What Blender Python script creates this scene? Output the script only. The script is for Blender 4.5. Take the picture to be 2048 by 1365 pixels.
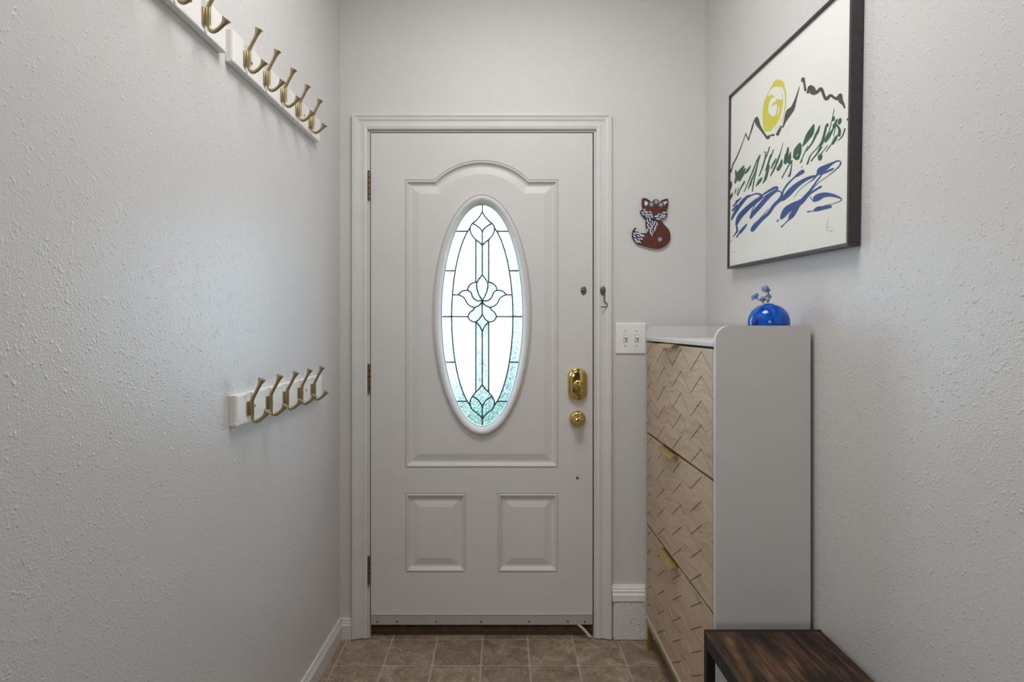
import bpy, bmesh, math, random
from mathutils import Vector, Matrix
from mathutils.geometry import tessellate_polygon

random.seed(7)
C = bpy.context.scene.collection
SC = bpy.context.scene
for o in list(bpy.data.objects):
    bpy.data.objects.remove(o, do_unlink=True)

# ------------------------------------------------------------------ camera, world, lights, exposure
F, CX, CY, D, H = 1190.0, 1005.0, 655.0, 2.45, 1.28     # focal length (px), principal point, distance to the door wall, eye height
cam_d = bpy.data.cameras.new('camera')
cam_d.sensor_width = 36.0
cam_d.lens = F / 2048 * 36.0
cam_d.shift_x = (1024 - CX) / 2048
cam_d.shift_y = -(682.5 - CY) / 2048
cam_d.clip_start = 0.05
cam = bpy.data.objects.new('camera', cam_d)
cam.location = (0, -D, H)
cam.rotation_euler = (math.pi / 2, 0, 0)
C.objects.link(cam)
SC.camera = cam

world = bpy.data.worlds.new('sky')
SC.world = world
world.use_nodes = True
bg = world.node_tree.nodes['Background']
bg.inputs['Color'].default_value = (0.61, 0.75, 1.0, 1)
bg.inputs['Strength'].default_value = 15.0

def area(name, loc, target, sx, sy, power, color):
    l = bpy.data.lights.new(name, 'AREA')
    l.shape = 'RECTANGLE'; l.size = sx; l.size_y = sy
    l.energy = power; l.color = color
    o = bpy.data.objects.new(name, l)
    o.location = loc
    d = Vector(target) - Vector(loc)
    o.rotation_euler = d.to_track_quat('-Z', 'Y').to_euler()
    C.objects.link(o)
    return o
area('ceiling_lamp', (0.04, -1.20, 2.84), (0.04, -1.20, 0.0), 0.7, 0.7, 22.5, (1.0, 0.98, 0.97))
area('rear_fill', (-1.2, -6.4, 1.7), (-0.4, 0.0, 1.5), 1.4, 1.3, 36, (1.0, 0.97, 0.94))  # added fill light from behind the camera; no window is there

SC.view_settings.view_transform = 'Standard'
SC.view_settings.look = 'None'
SC.view_settings.gamma = 1.0
SC.view_settings.use_curve_mapping = False
SC.view_settings.exposure = 0.0
SC.cycles.use_denoising = True
SC.cycles.sample_clamp_indirect = 6.0
SC.cycles.max_bounces = 12
SC.cycles.diffuse_bounces = 6
SC.cycles.transparent_max_bounces = 16

# ------------------------------------------------------------------ helpers
def W(px, py, y=0.0):
    """point of the plane at depth y seen at photo pixel (px, py)"""
    d = y + D
    return Vector(((px - CX) * d / F, y, H + (CY - py) * d / F))
def onX(px, py, X):
    d = F * X / (px - CX)
    return Vector((X, d - D, H + (CY - py) * d / F))
S = F / D     # px per metre at the door wall

MW = {}       # world matrix of every object made here
def link(o, parent=None, mat=None):
    C.objects.link(o)
    m = mat or Matrix()
    if parent:
        o.parent = parent
        MW[o.name] = MW[parent.name] @ m
    else:
        MW[o.name] = m
    o.matrix_basis = m
    return o
def tag(o, label=None, cat=None, group=None, kind=None):
    if label: o['label'] = label
    if cat: o['category'] = cat
    if group: o['group'] = group
    if kind: o['kind'] = kind
    return o
def empty(name, mat):
    return link(bpy.data.objects.new(name, None), None, mat)
def obj(name, bm, m, parent=None, smooth=False, local=False, label=None, angle=None):
    """finish a bmesh as ONE object; coordinates are world ones unless local"""
    if parent and not local:
        bm.transform(MW[parent.name].inverted())
    bmesh.ops.recalc_face_normals(bm, faces=bm.faces)
    me = bpy.data.meshes.new(name)
    bm.to_mesh(me); bm.free()
    me.materials.append(m)
    if smooth:
        for p in me.polygons: p.use_smooth = True
        if angle:
            me.set_sharp_from_angle(angle=math.radians(angle))
    o = bpy.data.objects.new(name, me)
    link(o, parent)
    if label: o['label'] = label
    return o
def struct(name, bm, m, parent=None, **k):
    o = obj(name, bm, m, parent, **k)
    if not parent: o['kind'] = 'structure'
    return o
def BM(): return bmesh.new()
def box(bm, a, b, bevel=0.0, seg=2):
    a, b = Vector(a), Vector(b)
    r = bmesh.ops.create_cube(bm, size=1.0)
    vs = r['verts']
    for v in vs:
        v.co = Vector(((a.x + b.x) / 2 + v.co.x * (b.x - a.x), (a.y + b.y) / 2 + v.co.y * (b.y - a.y), (a.z + b.z) / 2 + v.co.z * (b.z - a.z)))
    if bevel:
        es = list({e for v in vs for e in v.link_edges})
        bmesh.ops.bevel(bm, geom=es, offset=bevel, segments=seg, affect='EDGES', profile=0.5)
    return bm
def rings(bm, rr, closed=True, cap0=False, cap1=False, loop=False):
    vs = [[bm.verts.new(p) for p in r] for r in rr]
    n = len(vs[0])
    pairs = list(zip(vs, vs[1:])) + ([(vs[-1], vs[0])] if loop else [])
    for a, b in pairs:
        for i in range(n if closed else n - 1):
            j = (i + 1) % n
            bm.faces.new((a[i], a[j], b[j], b[i]))
    if cap0: bm.faces.new(vs[0])
    if cap1: bm.faces.new(vs[-1])
    return vs
def tube(bm, pts, rad, n=10, flat=1.0, up=None):
    """tapered tube along pts; rad: one radius or a list"""
    pts = [Vector(p) for p in pts]
    if not isinstance(rad, (list, tuple)): rad = [rad] * len(pts)
    rr, prev = [], None
    for i, p in enumerate(pts):
        t = (pts[min(i + 1, len(pts) - 1)] - pts[max(i - 1, 0)]).normalized()
        if prev is None:
            ref = Vector(up) if up else (Vector((0, 0, 1)) if abs(t.z) < 0.9 else Vector((1, 0, 0)))
            u = (ref - t * ref.dot(t)).normalized()
        else:
            u = (prev - t * prev.dot(t)).normalized()
        prev = u
        v = t.cross(u)
        rr.append([p + (u * math.cos(a) + v * math.sin(a) * flat) * rad[i] for a in [2 * math.pi * k / n for k in range(n)]])
    rings(bm, rr, True, True, True)
    return bm
def lathe(bm, prof, n=24, mat=None, cap0=True, cap1=True):
    """prof: (radius, height) along local z"""
    m = mat or Matrix()
    rr = [[m @ Vector((r * math.cos(2 * math.pi * k / n), r * math.sin(2 * math.pi * k / n), h)) for k in range(n)] for r, h in prof]
    rings(bm, rr, True, cap0, cap1)
    return bm
def smoothpath(pts, k=4, closed=False):
    """Catmull-Rom through tuples of any length"""
    n = len(pts); out = []
    rng = range(n) if closed else range(n - 1)
    for i in rng:
        g = (lambda j: pts[j % n]) if closed else (lambda j: pts[max(0, min(n - 1, j))])
        p0, p1, p2, p3 = g(i - 1), g(i), g(i + 1), g(i + 2)
        for s in range(k):
            t = s / k
            out.append(tuple(0.5 * (2 * b + (c - a) * t + (2 * a - 5 * b + 4 * c - d) * t * t + (3 * b - a - 3 * c + d) * t ** 3) for a, b, c, d in zip(p0, p1, p2, p3)))
    if not closed: out.append(tuple(pts[-1]))
    return out
def offset_poly(pts, o):
    """inward miter offset of a counter-clockwise 2-D polygon"""
    n = len(pts); out = []
    for i in range(n):
        p0, p1, p2 = Vector(pts[i - 1]), Vector(pts[i]), Vector(pts[(i + 1) % n])
        e1, e2 = (p1 - p0).normalized(), (p2 - p1).normalized()
        n1, n2 = Vector((-e1.y, e1.x)), Vector((-e2.y, e2.x))
        m = (n1 + n2)
        m = m / max(0.2, m.dot(n1))
        out.append(p1 + m * o)
    return out
def fill(bm, loops, y):
    """triangulated face (with holes) of 2-D loops (x,z) at depth y"""
    L = [[Vector((p[0], p[1], 0)) for p in l] for l in loops]
    flat = [p for l in L for p in l]
    vs = [bm.verts.new((p.x, y, p.y)) for p in flat]
    for t in tessellate_polygon(L):
        try: bm.faces.new([vs[i] for i in t])
        except ValueError: pass
def prism(bm, loop, f0, f1):
    """extruded outline: loop of 2-D points, f0 / f1 map a 2-D point to front / back"""
    n = len(loop)
    a = [bm.verts.new(f0(p)) for p in loop]; b = [bm.verts.new(f1(p)) for p in loop]
    for i in range(n):
        j = (i + 1) % n
        bm.faces.new((a[i], a[j], b[j], b[i]))
    for t in tessellate_polygon([[Vector((p[0], p[1], 0)) for p in loop]]):
        try:
            bm.faces.new([a[i] for i in t]); bm.faces.new([b[i] for i in t])
        except ValueError: pass

# ------------------------------------------------------------------ materials
def nt(name):
    m = bpy.data.materials.new(name); m.use_nodes = True
    t = m.node_tree
    return m, t, t.nodes['Principled BSDF']
def add(t, typ, **k):
    n = t.nodes.new(typ)
    for a, v in k.items(): setattr(n, a, v)
    return n
def setin(n, **k):
    for a, v in k.items():
        n.inputs[a.replace('_', ' ')].default_value = v
def coords(t, scale=(1, 1, 1), rot=(0, 0, 0), kind='Position'):
    if kind == 'Position':
        s = add(t, 'ShaderNodeNewGeometry').outputs['Position']
    else:
        s = add(t, 'ShaderNodeTexCoord').outputs['Object']
    mp = add(t, 'ShaderNodeMapping')
    mp.inputs['Scale'].default_value = scale; mp.inputs['Rotation'].default_value = rot
    t.links.new(s, mp.inputs['Vector'])
    return mp.outputs['Vector']
def noise(t, vec, scale, detail=3, rough=0.5, dist=0.0):
    n = add(t, 'ShaderNodeTexNoise')
    setin(n, Scale=scale, Detail=detail, Roughness=rough, Distortion=dist)
    t.links.new(vec, n.inputs['Vector'])
    return n.outputs['Fac']
def ramp(t, fac, stops):
    r = add(t, 'ShaderNodeValToRGB')
    e = r.color_ramp.elements
    while len(e) < len(stops): e.new(0.5)
    for i, (p, c) in enumerate(stops):
        e[i].position = p; e[i].color = (*c, 1) if len(c) == 3 else c
    t.links.new(fac, r.inputs['Fac'])
    return r.outputs['Color']
def bump(t, b, h, strength, dist=0.001, prev=None):
    n = add(t, 'ShaderNodeBump')
    setin(n, Strength=strength, Distance=dist)
    t.links.new(h, n.inputs['Height'])
    if prev: t.links.new(prev, n.inputs['Normal'])
    t.links.new(n.outputs['Normal'], b.inputs['Normal'])
    return n.outputs['Normal']
def plain(name, col, rough=0.5, metal=0.0, var=0.06, nscale=30, bumpk=0.0, spec=0.5):
    m, t, b = nt(name)
    f = noise(t, coords(t), nscale, 3)
    lo = tuple(c * (1 - var) for c in col); hi = tuple(min(1, c * (1 + var)) for c in col)
    t.links.new(ramp(t, f, [(0.3, lo), (0.7, hi)]), b.inputs['Base Color'])
    setin(b, Roughness=rough, Metallic=metal, Specular_IOR_Level=spec)
    if bumpk: bump(t, b, noise(t, coords(t), nscale * 12, 2), bumpk)
    return m

def wall_mat(name, col, k=1.0, rough=0.29):
    m, t, b = nt(name)
    v = coords(t)
    f = noise(t, v, 2.5, 3)
    t.links.new(ramp(t, f, [(0.3, tuple(c * 0.97 for c in col)), (0.7, col)]), b.inputs['Base Color'])
    setin(b, Roughness=rough, Specular_IOR_Level=0.6)
    h1 = noise(t, v, 260, 2, 0.5)
    h2 = add(t, 'ShaderNodeTexVoronoi', feature='SMOOTH_F1'); setin(h2, Scale=120, Smoothness=0.6)
    t.links.new(v, h2.inputs['Vector'])
    msk = noise(t, v, 60, 2, 0.6)
    r2 = add(t, 'ShaderNodeMapRange'); setin(r2, From_Min=0.0, From_Max=0.45, To_Min=1.0, To_Max=0.0)
    t.links.new(h2.outputs['Distance'], r2.inputs['Value'])
    r3 = add(t, 'ShaderNodeMapRange'); setin(r3, From_Min=0.48, From_Max=0.62)
    t.links.new(msk, r3.inputs['Value'])
    mu = add(t, 'ShaderNodeMath', operation='MULTIPLY')
    t.links.new(r2.outputs['Result'], mu.inputs[0]); t.links.new(r3.outputs['Result'], mu.inputs[1])
    ad = add(t, 'ShaderNodeMath', operation='MULTIPLY_ADD'); ad.inputs[1].default_value = 0.8
    t.links.new(h1, ad.inputs[0]); t.links.new(mu.outputs[0], ad.inputs[2])
    bump(t, b, ad.outputs[0], 0.8, 0.0013 * k)
    return m
M = {}
M['wall'] = wall_mat('wall_paint', (0.645, 0.632, 0.622))
M['wall_matte'] = wall_mat('front_wall_paint', (0.645, 0.632, 0.622), 1.0, 0.5)
M['wall_rough'] = wall_mat('rough_white_paint', (0.72, 0.71, 0.69), 3.0)
M['trim'] = plain('trim_paint', (0.655, 0.638, 0.622), 0.4, 0, 0.03, 9)
M['door'] = plain('door_paint', (0.64, 0.628, 0.612), 0.45, 0, 0.02, 5, 0.03)
M['rear'] = plain('rear_wall_paint', (0.26, 0.245, 0.235), 0.7)
M['ceiling'] = plain('ceiling_paint', (0.5, 0.49, 0.48), 0.8)
M['rail'] = plain('rail_white', (0.82, 0.80, 0.77), 0.35, 0, 0.02)
M['hook'] = plain('champagne_metal', (0.40, 0.325, 0.185), 0.36, 0.85, 0.06, 60)
M['brass'] = plain('polished_brass', (0.72, 0.56, 0.20), 0.1, 1.0, 0.05, 40)
M['gold'] = plain('satin_gold', (0.55, 0.40, 0.14), 0.3, 0.9, 0.05, 40)
M['bronze'] = plain('dark_bronze', (0.20, 0.15, 0.10), 0.4, 0.8, 0.2, 200)
M['steel'] = plain('dull_steel', (0.20, 0.18, 0.165), 0.3, 0.9, 0.15, 300)
M['dark'] = plain('dark_gap', (0.03, 0.025, 0.02), 0.8)
M['black_metal'] = plain('black_powder_coat', (0.012, 0.012, 0.014), 0.45, 0.3, 0.1)
M['frame'] = plain('charcoal_frame', (0.055, 0.047, 0.052), 0.38, 0.2, 0.12, 60)
M['paper'] = plain('print_paper', (0.84, 0.84, 0.80), 0.7, 0, 0.012, 12)
M['ink_grey'] = plain('grey_ink', (0.075, 0.068, 0.066), 0.6)
M['ink_yellow'] = plain('yellow_ink', (0.66, 0.60, 0.07), 0.6)
M['ink_green'] = plain('green_ink', (0.030, 0.105, 0.062), 0.6)
M['ink_blue'] = plain('blue_ink', (0.030, 0.075, 0.27), 0.6)
M['pencil'] = plain('pencil', (0.30, 0.29, 0.28), 0.7)
M['cab_white'] = plain('white_laminate', (0.60, 0.59, 0.58), 0.4, 0, 0.015, 8)
M['plastic'] = plain('white_plastic', (0.83, 0.82, 0.81), 0.3, 0, 0.01)
M['lead'] = plain('lead_came', (0.05, 0.075, 0.07), 0.5, 0.3)
M['sill'] = plain('worn_wood_sill', (0.13, 0.075, 0.045), 0.6, 0, 0.3, 30)
M['alu'] = plain('grey_door_sweep', (0.46, 0.45, 0.44), 0.45, 0.2, 0.05)
M['rubber'] = plain('pale_rubber', (0.55, 0.53, 0.50), 0.6)
M['grout'] = plain('floor_joint', (0.42, 0.355, 0.295), 0.6, 0, 0.15, 20)
M['stem'] = plain('green_stem', (0.10, 0.17, 0.04), 0.6)
M['petal'] = plain('blue_petal', (0.17, 0.27, 0.55), 0.6, 0, 0.3, 300)
M['petal_core'] = plain('yellow_core', (0.7, 0.65, 0.15), 0.6)
M['navy'] = plain('navy_paint', (0.012, 0.016, 0.035), 0.5)
M['fur'] = plain('pale_blue_white_paint', (0.62, 0.66, 0.76), 0.5)
M['foxpetal'] = plain('slate_blue_petal_paint', (0.17, 0.24, 0.38), 0.5)
M['foxcore'] = plain('lime_core_paint', (0.55, 0.65, 0.10), 0.5)
M['leafpaint'] = plain('dark_green_paint', (0.03, 0.07, 0.03), 0.5)
M['lawn'] = plain('lawn', (0.16, 0.27, 0.13), 0.9, 0, 0.4, 20)
M['leaf'] = plain('shrub_leaf', (0.10, 0.15, 0.12), 0.6, 0, 0.5, 8)

def fox_mat():
    m, t, b = nt('fox_red_brown')
    f = noise(t, coords(t), 90, 4, 0.6, 1.0)
    t.links.new(ramp(t, f, [(0.25, (0.05, 0.014, 0.008)), (0.55, (0.115, 0.022, 0.010)), (0.8, (0.17, 0.04, 0.016))]), b.inputs['Base Color'])
    setin(b, Roughness=0.35)
    return m
M['fox'] = fox_mat()

def oak_mat():
    m, t, b = nt('light_oak_veneer')
    low = noise(t, coords(t, (1, 2.5, 3.5)), 2.0, 2, 0.5)
    va = add(t, 'ShaderNodeVectorMath', operation='MULTIPLY_ADD'); va.inputs[1].default_value = (0, 0, 5.0)
    cx3 = add(t, 'ShaderNodeCombineXYZ'); t.links.new(low, cx3.inputs[2])
    t.links.new(cx3.outputs[0], va.inputs[0]); t.links.new(coords(t, (1, 1.8, 42.0)), va.inputs[2])
    fr = add(t, 'ShaderNodeMath', operation='MULTIPLY'); fr.inputs[1].default_value = 1.0
    t.links.new(noise(t, va.outputs[0], 2.6, 4, 0.62, 0.15), fr.inputs[0])
    fine = noise(t, coords(t, (1, 9, 190)), 5, 3, 0.6)
    c1 = ramp(t, fr.outputs[0], [(0.33, (0.36, 0.25, 0.16)), (0.46, (0.50, 0.365, 0.245)), (0.68, (0.58, 0.44, 0.305))])
    c2 = ramp(t, fine, [(0.34, (0.74, 0.70, 0.66)), (0.60, (1, 1, 1))])
    mm = add(t, 'ShaderNodeMixRGB', blend_type='MULTIPLY'); mm.inputs['Fac'].default_value = 0.6
    t.links.new(c1, mm.inputs['Color1']); t.links.new(c2, mm.inputs['Color2'])
    t.links.new(mm.outputs['Color'], b.inputs['Base Color'])
    setin(b, Roughness=0.45)
    return m
M['oak'] = oak_mat()

def rustic_mat():
    m, t, b = nt('rustic_brown_board')
    g = noise(t, coords(t, (26, 2.2, 5), (0, 0, 0.12)), 2.2, 5, 0.62, 0.6)
    p = noise(t, coords(t, (1.3, 1, 1)), 7, 4, 0.6, 0.5)
    c = ramp(t, g, [(0.30, (0.012, 0.008, 0.007)), (0.50, (0.065, 0.034, 0.020)), (0.70, (0.24, 0.125, 0.055))])
    c2 = ramp(t, p, [(0.36, (0.25, 0.24, 0.26)), (0.66, (1.05, 1, 0.95))])
    mm = add(t, 'ShaderNodeMixRGB', blend_type='MULTIPLY'); mm.inputs['Fac'].default_value = 0.9
    t.links.new(c, mm.inputs['Color1']); t.links.new(c2, mm.inputs['Color2'])
    t.links.new(mm.outputs['Color'], b.inputs['Base Color'])
    setin(b, Roughness=0.5, Specular_IOR_Level=0.3)
    bump(t, b, g, 0.15, 0.001)
    return m
M['rustic'] = rustic_mat()

def tile_mat():
    m, t, b = nt('stone_look_vinyl_tile')
    oi = add(t, 'ShaderNodeObjectInfo')
    v = coords(t)
    ad = add(t, 'ShaderNodeVectorMath', operation='MULTIPLY_ADD')
    ad.inputs[1].default_value = (7, 3, 11)
    cb = add(t, 'ShaderNodeCombineXYZ')
    for i in range(3): t.links.new(oi.outputs['Random'], cb.inputs[i])
    t.links.new(cb.outputs[0], ad.inputs[0]); t.links.new(v, ad.inputs[2])
    f = noise(t, ad.outputs[0], 11, 6, 0.65, 1.2)
    vein = noise(t, ad.outputs[0], 26, 5, 0.7, 2.2)
    c = ramp(t, f, [(0.28, (0.20, 0.145, 0.10)), (0.5, (0.31, 0.235, 0.17)), (0.72, (0.47, 0.38, 0.30))])
    c2 = ramp(t, vein, [(0.42, (1, 1, 1)), (0.49, (0.52, 0.46, 0.41)), (0.53, (1, 1, 1)), (0.8, (1.15, 1.15, 1.15))])
    mm = add(t, 'ShaderNodeMixRGB', blend_type='MULTIPLY'); mm.inputs['Fac'].default_value = 0.85
    t.links.new(c, mm.inputs['Color1']); t.links.new(c2, mm.inputs['Color2'])
    hs = add(t, 'ShaderNodeHueSaturation')
    mr = add(t, 'ShaderNodeMapRange'); setin(mr, To_Min=0.88, To_Max=1.12)
    t.links.new(oi.outputs['Random'], mr.inputs['Value']); t.links.new(mr.outputs[0], hs.inputs['Value'])
    t.links.new(mm.outputs['Color'], hs.inputs['Color'])
    t.links.new(hs.outputs['Color'], b.inputs['Base Color'])
    setin(b, Roughness=0.5)
    bump(t, b, vein, 0.15, 0.001)
    return m
M['tile'] = tile_mat()

def glass_clear():
    m, t, b = nt('rippled_clear_glass')
    out = t.nodes['Material Output']; t.nodes.remove(b)
    g = add(t, 'ShaderNodeBsdfRefraction'); setin(g, IOR=1.25, Roughness=0.0, Color=(0.93, 0.99, 0.97, 1))
    tr = add(t, 'ShaderNodeBsdfTransparent'); setin(tr, Color=(0.93, 0.99, 0.97, 1))
    gl = add(t, 'ShaderNodeBsdfGlossy'); setin(gl, Roughness=0.05)
    n = noise(t, coords(t), 85, 3, 0.6, 0.4)
    sp_ = ramp(t, noise(t, coords(t), 120, 3, 0.6, 0.8), [(0.40, (0.60, 0.74, 0.70)), (0.52, (0.95, 1.0, 0.98))])
    t.links.new(sp_, g.inputs['Color']); t.links.new(sp_, tr.inputs['Color'])
    bp = add(t, 'ShaderNodeBump'); setin(bp, Strength=1.0, Distance=0.006)
    t.links.new(n, bp.inputs['Height']); t.links.new(bp.outputs[0], g.inputs['Normal'])
    m1 = add(t, 'ShaderNodeMixShader'); m1.inputs[0].default_value = 0.30
    t.links.new(g.outputs[0], m1.inputs[1]); t.links.new(tr.outputs[0], m1.inputs[2])
    m2 = add(t, 'ShaderNodeMixShader'); m2.inputs[0].default_value = 0.05
    t.links.new(m1.outputs[0], m2.inputs[1]); t.links.new(gl.outputs[0], m2.inputs[2])
    t.links.new(m2.outputs[0], out.inputs['Surface'])
    return m
M['glass'] = glass_clear()
def glass_frost():
    m, t, b = nt('frosted_granite_glass')
    out = t.nodes['Material Output']; t.nodes.remove(b)
    tl = add(t, 'ShaderNodeBsdfTranslucent')
    n = noise(t, coords(t), 420, 3, 0.6)
    t.links.new(ramp(t, n, [(0.3, (0.84, 0.84, 0.83)), (0.7, (0.97, 0.97, 0.95))]), tl.inputs['Color'])
    tr = add(t, 'ShaderNodeBsdfTransparent'); setin(tr, Color=(0.95, 0.98, 0.98, 1))
    m1 = add(t, 'ShaderNodeMixShader'); m1.inputs[0].default_value = 0.10
    t.links.new(tl.outputs[0], m1.inputs[1]); t.links.new(tr.outputs[0], m1.inputs[2])
    t.links.new(m1.outputs[0], out.inputs['Surface'])
    return m
M['frost'] = glass_frost()
def glass_picture():
    m, t, b = nt('picture_glass')
    out = t.nodes['Material Output']; t.nodes.remove(b)
    tr = add(t, 'ShaderNodeBsdfTransparent'); setin(tr, Color=(0.98, 0.985, 0.98, 1))
    gl = add(t, 'ShaderNodeBsdfGlossy'); setin(gl, Roughness=0.03)
    m1 = add(t, 'ShaderNodeMixShader')
    m1.inputs[0].default_value = 0.04; t.links.new(tr.outputs[0], m1.inputs[1]); t.links.new(gl.outputs[0], m1.inputs[2])
    t.links.new(m1.outputs[0], out.inputs['Surface'])
    return m
M['pic_glass'] = glass_picture()
def vase_mat():
    m, t, b = nt('cobalt_glass')
    n = noise(t, coords(t), 45, 3, 0.6, 0.5)
    t.links.new(ramp(t, n, [(0.30, (0.004, 0.012, 0.10)), (0.42, (0.004, 0.11, 0.62)), (0.7, (0.010, 0.20, 0.85))]), b.inputs['Base Color'])
    setin(b, Roughness=0.04, Transmission_Weight=0.45, IOR=1.45)
    return m
M['vase'] = vase_mat()

# ------------------------------------------------------------------ the room shell
XL, KL = -0.669, 0.0252            # left wall: x = XL + KL*y
XR = (1411 - CX) / S               # right wall
ZC, YB, YR = 3.05, -2.75, -6.6        # ceiling height, end of the entry, far wall of the room behind
def xl(y): return XL + KL * y
DL, DR, DT = (740.0 - CX) / S, (1187.8 - CX) / S, H + (CY - 264.2) / S   # door opening (inside of the jamb)
bm = BM()
prism(bm, [(xl(0.12), 0.12), (xl(YB), YB), (-3.0, YB), (-3.0, 0.12)], lambda p: (p[0], p[1], 0), lambda p: (p[0], p[1], ZC))
struct('wall_left', bm, M['wall'])
bm = BM(); box(bm, (XR, YB, 0), (3.0, 0.12, ZC)); struct('wall_right', bm, M['wall'])
JT = 0.018
bm = BM()
loop = [(xl(0), 0), (DL - JT, 0), (DL - JT, DT + JT), (DR + JT, DT + JT), (DR + JT, 0), (XR, 0), (XR, ZC), (xl(0), ZC)]
prism(bm, loop, lambda p: (p[0], 0, p[1]), lambda p: (p[0], 0.12, p[1]))
struct('wall_front', bm, M['wall_matte'])
bm = BM(); box(bm, (-3.0, YR - 0.12, 0), (3.0, YR, ZC)); struct('wall_back', bm, M['rear'])
bm = BM(); box(bm, (-3.12, YR - 0.12, 0), (-3.0, YB, ZC)); struct('wall_back_left', bm, M['rear'])
bm = BM(); box(bm, (3.0, YR - 0.12, 0), (3.12, YB, ZC)); struct('wall_back_right', bm, M['rear'])
bm = BM(); box(bm, (-3.12, YR - 0.12, ZC), (3.12, 0.12, ZC + 0.1)); struct('ceiling', bm, M['ceiling'])
bm = BM(); box(bm, (-3.12, YR - 0.12, -0.12), (3.12, 0.12, -0.0012))
floor = struct('floor', bm, M['grout'])
# vinyl tiles
TS = 0.1845; X0 = (965 - CX) * 2.437 / F; Y0 = 2.437 - D
def tile_mesh(x0, x1, y0, y1):
    b = BM(); g = 0.0032; c = 0.006
    a0, a1, b0, b1 = x0 + g, x1 - g, y0 + g, y1 - g
    pts = [(a0 + c, b0), (a1 - c, b0), (a1, b0 + c), (a1, b1 - c), (a1 - c, b1), (a0 + c, b1), (a0, b1 - c), (a0, b0 + c)]
    prism(b, pts, lambda p: (p[0], p[1], 0.0), lambda p: (p[0], p[1], -0.0035))
    return b
shared = None
for j in range(-9, 1):
    for i in range(-5, 6):
        x0, x1, y0, y1 = X0 + i * TS, X0 + (i + 1) * TS, Y0 + j * TS, Y0 + (j + 1) * TS
        cx0, cx1 = max(x0, xl(y0) - 0.0), min(x1, XR)
        cy1 = min(y1, 0.034 if (x0 > DL - .1 and x1 < DR + .1) else 0.0)
        if cx1 - cx0 < 0.03 or cy1 - y0 < 0.008: continue
        full = cx0 == x0 and cx1 == x1 and cy1 == y1
        if full:
            if shared is None:
                o = obj('tile', tile_mesh(-TS / 2, TS / 2, -TS / 2, TS / 2), M['tile'], floor, local=True)
                shared = o.data
                o.location = ((x0 + x1) / 2, (y0 + y1) / 2, 0)
            else:
                o = bpy.data.objects.new('tile', shared); C.objects.link(o); o.parent = floor
                o.location = ((x0 + x1) / 2, (y0 + y1) / 2, 0)
        elif cy1 - y0 > 0.02:
            obj('tile', tile_mesh(cx0, cx1, y0, cy1), M['tile'], floor)

# door casing (three mitred lengths), jamb, stop, threshold
CP = [(0.0, -0.002), (0.0, -0.011), (0.006, -0.013), (0.014, -0.0145), (0.022, -0.012), (0.036, -0.012), (0.044, -0.016), (0.056, -0.018), (0.060, -0.021), (0.0705, -0.021), (0.072, -0.019), (0.072, 0.0)]
def casing_ring(o):      # (x, z) corners at distance o outside the opening edge
    e = 0.0085; o = o * 0.86
    return [(DL - e - o, 0.004), (DL - e - o, DT + e + o), (DR + e + o, DT + e + o), (DR + e + o, 0.004)]
for k, nm in enumerate(('trim_1', 'trim_2', 'trim_3')):
    bm = BM(); rr = []
    for o, y in CP:
        c = casing_ring(o)
        rr.append([Vector((c[k][0], y, c[k][1])), Vector((c[k + 1][0], y, c[k + 1][1]))])
    rr = [[r[0] for r in rr], [r[1] for r in rr]]
    rings(bm, rr, True, True, True)
    struct(nm, bm, M['trim'])
bm = BM(); box(bm, (DL - JT, 0, 0.0), (DL, 0.12, DT + JT)); struct('trim_4', bm, M['trim'])
bm = BM(); box(bm, (DR, 0, 0.0), (DR + JT, 0.12, DT + JT)); struct('trim_5', bm, M['trim'])
bm = BM(); box(bm, (DL, 0, DT), (DR, 0.12, DT + JT)); struct('trim_6', bm, M['trim'])
for nm, a, b in (('trim_7', (DL, 0.0456, 0.03), (DL + 0.02, 0.09, DT)), ('trim_10', (DR - 0.02, 0.0456, 0.03), (DR, 0.09, DT)), ('trim_11', (DL, 0.0456, DT - 0.02), (DR, 0.09, DT)), ('light_block', (DL + 0.02, 0.0456, 0.0335), (DR - 0.02, 0.062, 0.075))):
    bm = BM(); box(bm, a, b); struct(nm, bm, M['dark'])  # stops, and a bottom strip added to block light leaking under the door
bm = BM()
prism(bm, [(0.034, 0.0), (0.034, 0.026), (0.05, 0.034), (0.12, 0.034), (0.12, 0.0)], lambda p: (DL, p[0], p[1]), lambda p: (DR, p[0], p[1]))
struct('trim_8', bm, M['sill'])
# baseboards
BP = [(0.0, 0.0), (0.013, 0.0), (0.013, 0.058), (0.010, 0.062), (0.010, 0.068), (0.0075, 0.071), (0.0075, 0.079), (0.004, 0.084), (0.0, 0.084)]
bm = BM()
rings(bm, [[Vector((xl(y) + p[0], y, p[1])) for p in BP] for y in (-0.0, YB)], True, True, True)
struct('baseboard_left', bm, M['trim'])
bm = BM()
rings(bm, [[Vector((x, -p[0] * 1.2, p[1])) for p in BP] for x in (xl(0) + 0.011, DL - 0.0715)], True, True, True)
struct('baseboard_front', bm, M['trim'])
zb0, zb1 = H - (1203.5 - CY) / S * 0.99, H - (1172 - CY) / S * 0.995
bm = BM()
hb = zb1 - zb0
P2 = [(0.0, 0.0), (0.026, 0.0), (0.026, 0.42), (0.020, 0.50), (0.020, 0.62), (0.022, 0.66), (0.016, 0.72), (0.016, 0.84), (0.010, 0.90), (0.008, 1.0), (0.0, 1.0)]
xb = (1223 - CX) / S
rings(bm, [[Vector((x, -p[0], zb0 + p[1] * hb)) for p in P2] for x in (xb, XR)], True, True, True)
struct('trim_9', bm, M['rail'])
bm = BM(); box(bm, (xb + 0.004, -0.022, 0.0), (XR, 0.0, zb0 - 0.004), 0.006)
struct('baseboard_right', bm, M['wall_rough'])

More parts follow.
